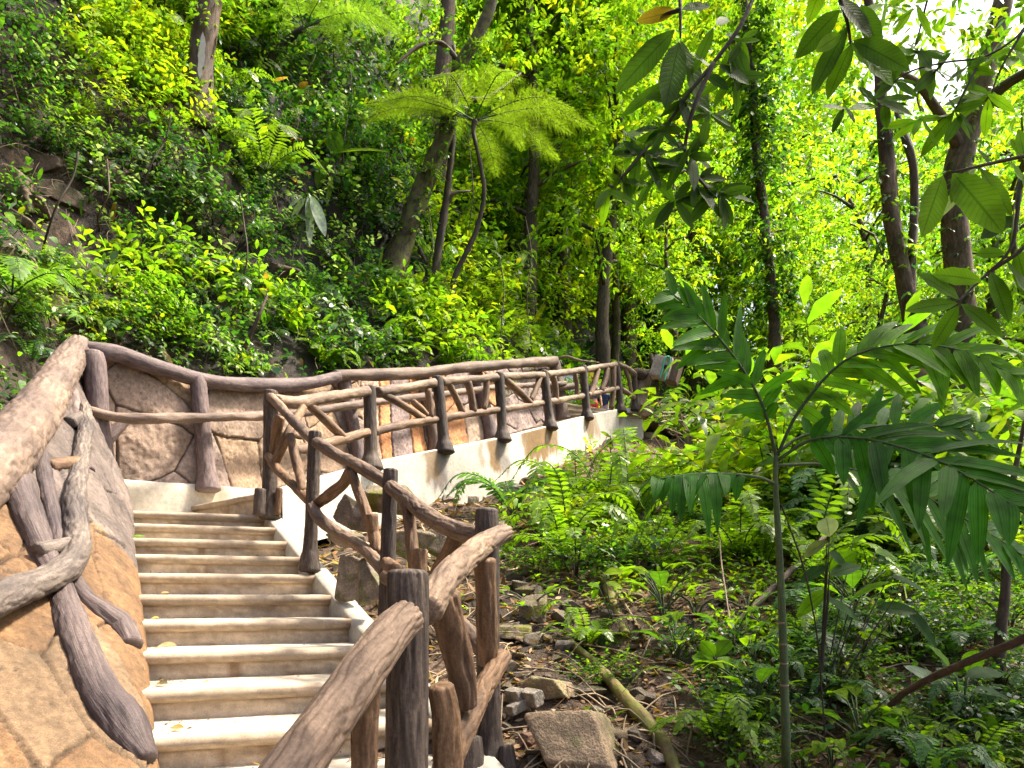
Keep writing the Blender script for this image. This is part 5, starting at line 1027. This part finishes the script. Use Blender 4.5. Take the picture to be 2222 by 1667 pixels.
grock(1010, 1085, 60, 26, 21, GRYR, 'brown stone by the fern under the retaining wall'); grock(1190, 1040, 55, 20, 22, TANR, 'flat tan stone under the retaining wall stains'); grock(1220, 1062, 60, 16, 23, TANR, 'long flat stone below the flat tan stone'); grock(1110, 1062, 50, 24, 24, GRYR, 'grey stone at the foot of the retaining wall')
grock(1400, 945, 50, 18, 25, TANR, 'low brown stone below the retaining wall end'); grock(1090, 1140, 46, 26, 26, GRYR, 'dark stone above the black end post')
grock(975, 1085, 30, 24, 27, GRYR, 'small pinkish stone against the retaining wall'); grock(1175, 1560, 40, 26, 28, GRYR, 'small stone under the broken concrete block')
o = grock(1402, 892, 34, 26, 29, TANR, 'angular tan rock leaning against the end of the white retaining wall', D=15.3, npl=7)
for _ in range(90):
    px, py = 1090 + 330 * R.rand() ** 1.2, 1040 + 620 * R.rand(); p = cast(px, py, hill=False); s = (.03 + .05 * R.rand()) * np.clip(p[1] / 4.5, .7, 2)
    if py < 1120 or px > 1090:
        if '_peb' not in globals(): _peb = [rock((0, 0, -50), (1, .8, .6), 800 + i, (GRYR, TANR, GRYR, MOSR)[i], 'x', 'stone', 'stone', npl=8) for i in range(4)]; _pu = [False] * 4
        i = R.randint(4); o = _peb[i] if not _pu[i] else _peb[i].copy()
        if _pu[i]: COL.objects.link(o)
        _pu[i] = True; o.location = tuple(p + UP * s * .2); o.scale = (s, s, s); o.rotation_euler[2] = R.rand() * 6
        l = f'small {("grey", "tan", "grey-brown", "mossy")[i]} stone in the litter {"under the retaining wall" if py < 1130 else "beside the black end post" if py < 1400 else "round the large boulder"}'; tag(o, l, 'stone', l)
def log(name, label, pts, r, mat, cat, seed, **k):
    m = MB(); tube(m, pts, r, 20, .02, .08, .003, 8, seed, lump=.2, **k); return tag(m.build(name, mat), label, cat)
def on_g(px, py, dz=.03): return cast(px, py, hill=False) + UP * dz
M_MOSSLOG = bark_mat('mossy_log', (.07, .05, .02), (.16, .115, .05), (.24, .18, .09), moss=(.12, .13, .015), su=14.)
log('fallen_log', 'fallen mossy yellow-brown log pointing down the slope beside the boulders', [on_g(1235, 1405), on_g(1300, 1470, .05), on_g(1370, 1550, .05), on_g(1440, 1635, .04), on_g(1470, 1700)], [.03, .036, .038, .036, .03], M_MOSSLOG, 'log', 1)
log('stake', 'pale mossy broken stake lying up the slope above the fallen log', [on_g(1305, 1255, .02), on_g(1325, 1310, .06), on_g(1358, 1385, .02)], [.035, .04, .034], M_MOSSLOG, 'stake', 2)
log('stick', 'mossy stick stuck in the bank above the broken stake', [on_g(1245, 1160, 0), on_g(1270, 1185, .1), on_g(1297, 1222, .02)], [.03, .038, .03], M_MOSSLOG, 'stick', 3)
log('stick', 'thin grey stick beside the broken stake', [on_g(1328, 1275), on_g(1362, 1330), on_g(1400, 1395)], .009, M_DRYTW, 'stick', 4)
log('branch', 'smooth brown branch sloping down from the edge under the palm fronds', [P(2290, 1350, 2.3), P(2200, 1395, 2.4), P(2090, 1440, 2.55), P(1985, 1490, 2.75), P(1930, 1530, 2.9)], [.017, .016, .015, .015, .012], M_TRUNKR, 'branch', 5)
log('branch', 'long dark fallen branch lying behind the ringed palm stem', [on_g(1590, 1370, .03), on_g(1680, 1310, .12), on_g(1770, 1250, .25), on_g(1840, 1185, .35)], [.022, .025, .022, .014], M_TRUNK, 'branch', 6)
log('cane', 'thin pale cane trailing down the slope left of the palm', [on_g(1562, 1195, .35), on_g(1562, 1260, .3), on_g(1572, 1330, .2), on_g(1600, 1430, .06), on_g(1680, 1540, .03), on_g(1760, 1620, .02)], .006, M_DRYTW, 'cane', 7)
log('cane', 'thin grey vine hanging beside the ringed palm stem', [P(1695, 1095, 2.72), P(1740, 1220, 2.75), P(1765, 1330, 2.78), P(1778, 1430, 2.8), P(1790, 1600, 2.8)], .0035, M_TWIG, 'vine', 8)
log('branch', 'pale fallen branch crossing behind the palm stem', [on_g(1570, 1195, .02), on_g(1680, 1140, .08), on_g(1780, 1090, .1)], .02, M_DRYTW, 'branch', 9)
log('branch', 'leaning bare stick above the cap log dip', [cast(520, 765, ground=False) + UP * -.1, P(560, 690, cast(520, 765, ground=False)[1] - .1), P(580, 640, cast(520, 765, ground=False)[1])], [.03, .025, .02], M_TRUNK, 'stick', 10)
log('branch', 'bent pale branch hanging over the end of the stone wall', [P(1205, 782, 15.2), P(1228, 774, 15), P(1262, 783, 15), P(1300, 787, 15.1)], [.03, .03, .025, .015], M_DRYTW, 'branch', 11)
for k in range(26):
    a, b = 1400 + 150 * R.rand(), 850 + 95 * R.rand(); D = 14.6 + 1.2 * R.rand(); an = R.choice([-.6, .5, 1.0, -.2, 1.4]) + R.normal(0, .3); l = 30 + 70 * R.rand()
    if k > 1: l *= .8
    q = [P(a, b, D), P(a + l * .5 * math.cos(an) + R.normal(0, 5), b + l * .5 * math.sin(an), D + .15), P(a + l * math.cos(an), b + l * math.sin(an), D + R.normal(0, .3))]
    log('dry_branch', 'bare dry branch in the tangle below the grey box', q, [.022, .018, .01], M_DRYTW, 'branch', 40 + k)['group'] = 'dry branches in the tangle below the grey box'
mb = MB(); c = cast(1140, 1545, hill=False) + UP * .05; s = c[1] / F
def box(mb, c, sx, sy, sz, rz=0., tilt=0., col=(1, 1, 1), bev=.12, mat=0):
    v = np.array([(x, y, z) for x in (-.5, .5) for y in (-.5, .5) for z in (-.5, .5)]); bm = bmesh.new()
    for q in v: bm.verts.new(q * np.array([sx, sy, sz]))
    bmesh.ops.convex_hull(bm, input=bm.verts); bmesh.ops.bevel(bm, geom=bm.edges[:], offset=min(sx, sy, sz) * bev, segments=2, affect='EDGES', profile=.6); bmesh.ops.triangulate(bm, faces=bm.faces[:])
    M = Matrix.Rotation(rz, 3, 'Z') @ Matrix.Rotation(tilt, 3, 'Y'); bm.verts.index_update()
    V = np.array([M @ q.co for q in bm.verts]) + np.asarray(c); f = np.array([[q.index for q in p.verts] for p in bm.faces]); bm.free(); mb.add(V, [f], None, col, mat)
cc_ = (.24, .215, .18)
box(mb, c, 95 * s, 22 * s, 22 * s, .7, -.3, cc_); box(mb, c + np.array([12 * s, -10 * s, 12 * s]), 26 * s, 50 * s, 34 * s, .7, -.3, cc_); box(mb, c + np.array([-22 * s, 8 * s, 14 * s]), 24 * s, 44 * s, 30 * s, .7, -.3, cc_)
tag(mb.build('concrete_block', M_ROCK, smooth=False), 'broken grey hollow concrete block lying left of the large boulder', 'concrete block')
# fallen leaves lying on stairs and wall
def dropped(label, px, py, D, dx, dy, wpx, col):
    mb = MB(); b = P(px, py, D); t = P(px + dx, py + dy, D - .02); A = t - b; ln = np.linalg.norm(A)
    leaves(mb, b, A[None], [(.25, -.55, .8)], ln, wpx / F * D, np.array([col]), 'big', .02, .25, mid=True); tag(mb.build('fallen_leaf', M_DRY if col[0] > col[1] else M_LEAFV), label, 'leaf')
q = onwall(222, 1318, .04); dropped('fresh yellow-green leaf lying on the dark root of the tan wall', 217, 1318, q[1] - .05, 38, 6, 16, (.42, .48, .02))
for lb, k, a, tx, ln, cl in (('green leaf on the left of an upper stair tread', 2, .04, .1, .10, (.12, .25, .02)), ('orange leaf at the wall end of a low stair tread', 9, .05, .12, .07, (.50, .19, .07)), ('curled tan leaf on a stair tread by the wall', 7, .05, .2, .11, (.34, .27, .15)), ('small orange leaf on a middle stair tread', 5, .13, .1, .05, (.45, .22, .06)),
                            ('dark brown leaf by the wall on a low stair tread', 8, .03, .15, .08, (.12, .10, .05)), ('tiny orange leaf on a low stair tread', 8, .2, .12, .04, (.5, .25, .08)), ('yellow leaf near the thick near rail on the bottom stair', 10, .72, .1, .07, (.5, .45, .12)), ('thin yellow leaf on the stair tread under the near rail', 7, .98, .15, .09, (.38, .32, .08)), ('small ochre leaf on a middle stair tread', 6, .06, .1, .05, (.45, .28, .08))):
    mb = MB(); b = kpt(k, a * KW, tx, .012); leaves(mb, b, (KAn * .9 + KB * R.normal(0, .4) + UP * .12)[None], UP[None] + jit(1, .3) - KB * .3, ln, ln * .5, np.array([cl]), 'big', .05, .5, mid=True); tag(mb.build('fallen_leaf', M_DRY), lb, 'leaf')
mb = MB(); n = 420; k = R.randint(0, 11, n); a = np.where(R.rand(n) < .6, .02 + .12 * R.rand(n) ** 2, R.rand(n)) * KW; bk = .03 + (TREAD - .06) * (1 - R.rand(n) ** 2)
b = np.array([kpt(q, x, y, .006) for q, x, y in zip(k, a, bk)]); leaves(mb, b, jit(n) * np.array([1, 1, .1]), UP + jit(n, .3), .012 + .03 * R.rand(n), .006 + .012 * R.rand(n), np.array([(.10, .07, .04), (.2, .13, .07), (.05, .04, .03), (.3, .2, .08)])[R.randint(4, size=n)], 'low', 0, .3)
tag(mb.build('debris', M_DRY), 'scraps of dead leaf and grit gathered in the corners of the stair treads', 'debris', kind='stuff')
# plants near the bottom corner
c = cast(2090, 1610, hill=False); 
leafy('broad_leaved_plant', 'clump of long dark paddle leaves on tall stalks near the bottom corner', c, [(2075, 1470, 1980, 1385, 36, GRN, 0), (2095, 1470, 2190, 1462, 40, DKG, -.1), (2110, 1500, 2210, 1520, 34, DKG, 0), (2125, 1530, 2175, 1635, 40, GRN, -.1), (2060, 1500, 1965, 1435, 30, SIL, .1), (2065, 1490, 2020, 1440, 26, (.2, .24, .24), .1), (2100, 1460, 2125, 1400, 40, GRN, .1), (2085, 1490, 2040, 1420, 30, DKG, .1), (2120, 1500, 2215, 1590, 36, DKG, .1)], stemr=.008)
c = cast(1775, 1560, hill=False)
leafy('sapling', 'thin sapling topped by one pale silvery ribbed leaf', c, [(1800, 1165, 1801, 1108, 40, (.30, .34, .28), 0), (1795, 1175, 1750, 1210, 34, (.16, .19, .08), .02), (1798, 1200, 1850, 1235, 34, DKG, 0), (1795, 1230, 1740, 1265, 34, DKG, 0), (1800, 1250, 1870, 1225, 30, (.14, .2, .13), 0), (1790, 1300, 1870, 1350, 36, DKG, .1), (1800, 1280, 1740, 1340, 36, GRN, .1), (1800, 1240, 1860, 1190, 34, GRN, .1), (1850, 1300, 1930, 1255, 34, GRN, .2), (1900, 1320, 1990, 1330, 36, DKG, .2), (1960, 1310, 2010, 1400, 32, DKG, .2), (1960, 1270, 1975, 1300, 26, (.3, .34, .26), 0), (1850, 1180, 1920, 1150, 36, GRN, .3), (1900, 1200, 1985, 1215, 36, GRN, .3), (1930, 1250, 2010, 1290, 34, DKG, .3)], stemr=.006, stemmat=M_TWIG)
c = cast(1565, 1500, hill=False)
leafy('seedling_plant', 'upright seedling with pointed mid-green leaves left of the palm stem', c, [(1550, 1425, 1520, 1385, 30, GRN, 0), (1555, 1425, 1592, 1382, 34, GRN, 0), (1552, 1430, 1640, 1465, 36, GRN, 0), (1550, 1435, 1495, 1425, 30, GRN, 0), (1550, 1440, 1600, 1480, 34, (.08, .16, .01), 0), (1545, 1480, 1535, 1545, 26, DKG, 0), (1550, 1480, 1545, 1550, 22, DKG, 0)], stemr=.006, cat='plant')
c = cast(1330, 1350, hill=False)
leafy('seedling_plant', 'seedling with two broad flat lime leaves above the broken stake', c, [(1310, 1245, 1355, 1240, 22, LIM, 0), (1315, 1265, 1350, 1278, 20, LIM, 0), (1300, 1275, 1270, 1265, 20, GRN, 0), (1300, 1280, 1285, 1300, 18, GRN, 0)], stemr=.004)
c = cast(1300, 1410, hill=False)
leafy('seedling_plant', 'small plant with round dark leaves at the head of the fallen log', c, [(1300, 1365, 1280, 1345, 22, GRN, 0), (1305, 1365, 1320, 1375, 24, GRN, 0), (1300, 1370, 1240, 1375, 30, (.16, .2, .14), 0), (1295, 1375, 1262, 1400, 30, DKG, 0), (1305, 1380, 1345, 1395, 20, GRN, 0), (1300, 1385, 1310, 1410, 20, DKG, 0)], stemr=.004)
c = cast(1030, 1075, hill=False)
leafy('seedling_plant', 'bright seedling with pointed leaves at the foot of the retaining wall', c, [(998, 1045, 975, 1065, 13, LIM, 0), (998, 1040, 1005, 1030, 14, LIM, 0), (1000, 1040, 1030, 1045, 14, LIM, 0), (1000, 1045, 1012, 1075, 14, LIM, 0), (996, 1040, 980, 1035, 12, LIM, 0), (1000, 1050, 1040, 1062, 14, GRN, 0), (1015, 1060, 1060, 1072, 14, LIM, 0)], stemr=.006)
c = cast(1325, 985, hill=False)
leafy('seedling_plant', 'tall green seedling with arching blades before the stained white wall', c, [(1325, 950, 1296, 936, 9, LIM, 0), (1325, 945, 1350, 950, 9, LIM, 0), (1324, 945, 1322, 926, 7, GRN, 0), (1322, 955, 1328, 972, 10, GRN, 0), (1326, 958, 1360, 970, 9, LIM, 0), (1322, 952, 1316, 966, 10, DKG, 0)], stemr=.008)
# ------------------------------------------------------------------ box, stump, panel and people at the top
bx = P(1437, 800, 15.5); th = thing('box', bx, 'tilted grey wooden box with a green looped cord among the branches', 'box'); s = 15.5 / F
mb = MB(); box(mb, bx, 40 * s, 40 * s, 44 * s, -.35, .28, (.46, .39, .35), .05); mb.build('front_board', M_STONE, th, smooth=False)
mb = MB(); box(mb, bx + np.array([28 * s, 10 * s, -4 * s]), 26 * s, 44 * s, 50 * s, -.35, .28, (.16, .11, .09), .05); mb.build('side_board', M_STONE, th, smooth=False)
mb = MB(); box(mb, bx + np.array([3 * s, -22 * s, -4 * s]), 8 * s, 5 * s, 8 * s, -.35, .28, (.02, .03, .03), .05); mb.build('dark_hole', M_PAINT, th, smooth=False)  # dark block stands in for the shaded inside of a square hole
mb = MB(); o = np.array([3 * s, -24 * s, 0]); tube(mb, [bx + o + np.array([x * s, -2 * s, y * s]) for x, y in ((-14, -30), (-8, -8), (-4, 10), (2, 17), (8, 14), (6, 2), (0, -14), (-4, -34))], .022, 8, .03, 0, col=(.10, .38, .26)); mb.build('cord', M_PAINT, th)
log('post', 'dark leaning wooden stake propping the grey box', [P(1425, 860, 15.7), P(1424, 820, 15.7), P(1412, 770, 15.8)], .05, M_TRUNK, 'stake', 70)
th = thing('tree_stump', P(1385, 900, 15.9), 'bleached broken tree stump just past the end of the upper railing', 'stump')
tlog('trunk', [P(1382, 900, 15.9), P(1386, 860, 15.9), P(1398, 825, 15.9), P(1412, 812, 15.9)], [.22, .17, .16, .13], M_DRYTW, th, 24, .04, groove=.02, K=7, wob=.2, seed=71)
tlog('branch_stub', [P(1400, 820, 15.8), P(1388, 812, 15.8), P(1376, 812, 15.8)], [.12, .13, .11], M_TRUNKR, th, 18, .04, groove=.01, seed=72)
mb = MB(); pn = P(1236, 850, 16.3); s = 16.3 / F
th = thing('panel', pn, 'white upright panel standing beyond the top of the upper steps', 'panel')
box(mb, pn - UP * .25, 27 * s, .05, 110 * s, .1, -.13, (.72, .76, .82), .05); mb.build('board', M_PAINT, th, smooth=False)
mb = MB(); box(mb, pn + np.array([-.045, .05, .37]), 29 * s, .07, 6 * s, .1, -.13, (.25, .27, .32), .1); mb.build('top_edge', M_PAINT, th, smooth=False)
M_SKIN = col_mat('skin', .5, (6., 30., 90.), .06, .05)
def skin_obj(name, pts, edges, rad, mat, parent, col, root=0, sub=2):
    me = bpy.data.meshes.new(name); me.from_pydata([tuple(map(float, p)) for p in pts], edges, []); ca = me.color_attributes.new('col', 'FLOAT_COLOR', 'POINT')
    for c in ca.data: c.color = (*col, 1)
    o = bpy.data.objects.new(name, me); COL.objects.link(o); m = o.modifiers.new('skin', 'SKIN'); sv = me.skin_vertices[0].data
    for i, r in enumerate(rad): sv[i].radius = (r, r) if np.isscalar(r) else r; sv[i].use_root = (i == root)
    m.use_smooth_shade = True; u = o.modifiers.new('smooth', 'SUBSURF'); u.levels = sub; u.render_levels = sub; me.materials.append(mat); put(o, parent); return o
def flat(name, col):
    m, nt, b, out = newmat(name); tc = nt.nodes.new('ShaderNodeTexCoord'); n = nd(nt, 'TexNoise', Scale=30.); nt.links.new(tc.outputs['Object'], n.inputs['Vector'])
    nt.links.new(ramp(nt, n.outputs[0], [(.3, tuple(c * .8 for c in col)), (.7, tuple(min(1, c * 1.15) for c in col))]), b.inputs['Base Color']); b.inputs['Roughness'].default_value = .8; return m
SK, NAVY, RED, YEL, BLU = flat('skin_tone', (.50, .27, .19)), flat('navy_cloth', (.02, .035, .11)), flat('red_cloth', (.62, .05, .035)), flat('yellow_cloth', (.75, .62, .06)), flat('blue_patterned_cloth', (.20, .22, .42))
DKE = flat('dark_eye', (.02, .015, .012))
def person(base, sc, label, shirt, shorts, hat, yaw):
    th = thing('person', base, label, 'person'); c, s = math.cos(yaw), math.sin(yaw)
    def T(p): x, y, z = p; return np.array(base) + sc * np.array([x * c - y * s, x * s + y * c, z])
    B = [(0, 0, .66), (0, .005, .80), (0, .0, .96), (0, 0, 1.05), (0, -.012, 1.13), (0, -.02, 1.20), (0, -.015, 1.245)]
    rad = [(.115, .085), (.105, .075), (.125, .08), (.06, .05), (.075, .085), (.085, .095), (.05, .06)]; E = [(i, i + 1) for i in range(6)]
    for sg in (-1, 1):
        n = len(B); B += [(sg * .07, 0, .60), (sg * .075, -.015, .36), (sg * .078, .01, .08), (sg * .085, -.09, .03)]; rad += [.075, .05, .034, .03]; E += [(0, n), (n, n + 1), (n + 1, n + 2), (n + 2, n + 3)]
        n = len(B); B += [(sg * .135, 0, .985), (sg * .185, .01, .80), (sg * .20, -.06, .63), (sg * .20, -.085, .57)]; rad += [.045, .034, .024, (.026, .016)]; E += [(2, n), (n, n + 1), (n + 1, n + 2), (n + 2, n + 3)]
        for k in range(5):
            m = len(B); o = (k - 1.5) * .013 if k < 4 else -.034; z0, z1 = (.535, .49 + .006 * abs(k - 1)) if k < 4 else (.56, .53); B += [(sg * .20, -.09 + o, z0), (sg * (.195 - .006), -.095 + o * 1.2, z1)]; rad += [.0085, .007]; E += [(n + 3, m), (m, m + 1)]
    skin_obj('body', [T(p) for p in B], E, [tuple(q * sc for q in r) if isinstance(r, tuple) else r * sc for r in rad], SK, th, (1, 1, 1))
    S = [(0, 0, .68), (0, .005, .80), (0, 0, .96), (0, 0, 1.03)]; sr = [(.128, .098), (.12, .09), (.14, .095), (.075, .065)]; E = [(0, 1), (1, 2), (2, 3)]
    for sg in (-1, 1): n = len(S); S += [(sg * .14, 0, .98), (sg * .172, .005, .86)]; sr += [.06, .05]; E += [(2, n), (n, n + 1)]
    skin_obj('shirt', [T(p) for p in S], E, [tuple(q * sc for q in r) if isinstance(r, tuple) else r * sc for r in sr], shirt, th, (1, 1, 1))
    S = [(0, 0, .70), (0, 0, .62)]; sr = [(.13, .10), (.12, .095)]; E = [(0, 1)]
    for sg in (-1, 1): n = len(S); S += [(sg * .072, 0, .56), (sg * .08, -.01, .38)]; sr += [.088, .075]; E += [(1, n), (n, n + 1)]
    skin_obj('shorts', [T(p) for p in S], E, [tuple(q * sc for q in r) if isinstance(r, tuple) else r * sc for r in sr], shorts, th, (1, 1, 1))
    for nm, pts, r, m in [('eye', [(sx * .031, -.108, 1.185)], .011, DKE) for sx in (-1, 1)] + [('ear', [(sx * .088, -.005, 1.175)], .02, SK) for sx in (-1, 1)] + [('nose', [(0, -.118, 1.165)], .015, SK), ('mouth', [(0, -.104, 1.128)], .013, RED)]:
        mb = MB(); q = np.array(pts[0]); wv = np.array([1.6, .5, .5]) if nm == 'mouth' else np.array([.5, 1, 1.5]) if nm == 'ear' else np.ones(3)
        bm = bmesh.new(); bmesh.ops.create_uvsphere(bm, u_segments=10, v_segments=8, radius=r); bm.verts.index_update(); V = np.array([T(q + np.array(v.co) * wv) for v in bm.verts])
        for f in (bm.faces,): F4 = [[v.index for v in p.verts] for p in f]
        bm.free(); mb.add(V, [np.array([f for f in F4 if len(f) == 4]), np.array([f for f in F4 if len(f) == 3])]); mb.build(nm, m, th)
    th2 = [(0, .0, 1.235), (0, .0, 1.275)]; skin_obj('cap' if hat is YEL else 'hair', [T(p) for p in th2 + ([(0, -.1, 1.235), (0, -.16, 1.225)] if hat is YEL else [(0, .05, 1.2), (0, .06, 1.15)])], [(0, 1), (0, 2), (2, 3)], [tuple(q * sc for q in r) for r in ((.098, .108), (.07, .078), (.06, .02) if hat is YEL else (.07, .06), (.05, .01) if hat is YEL else (.06, .04))], hat, th, (1, 1, 1))
    return th
pb = P(1286, 923, 17.0); pb[2] = zz1 + .01
sc1 = (P(0, 812, 17.0)[2] - pb[2]) / 1.33
person(pb, sc1, 'child in yellow cap, navy shirt and red shorts at the top of the steps', NAVY, RED, YEL, .1)
pb2 = P(1311, 923, 17.4); pb2[2] = zz1 + .01
person(pb2, sc1 * .92, 'child in a dark top and pale blue shorts behind the railing braces', NAVY, BLU, flat('dark_hair', (.05, .03, .02)), -.5)
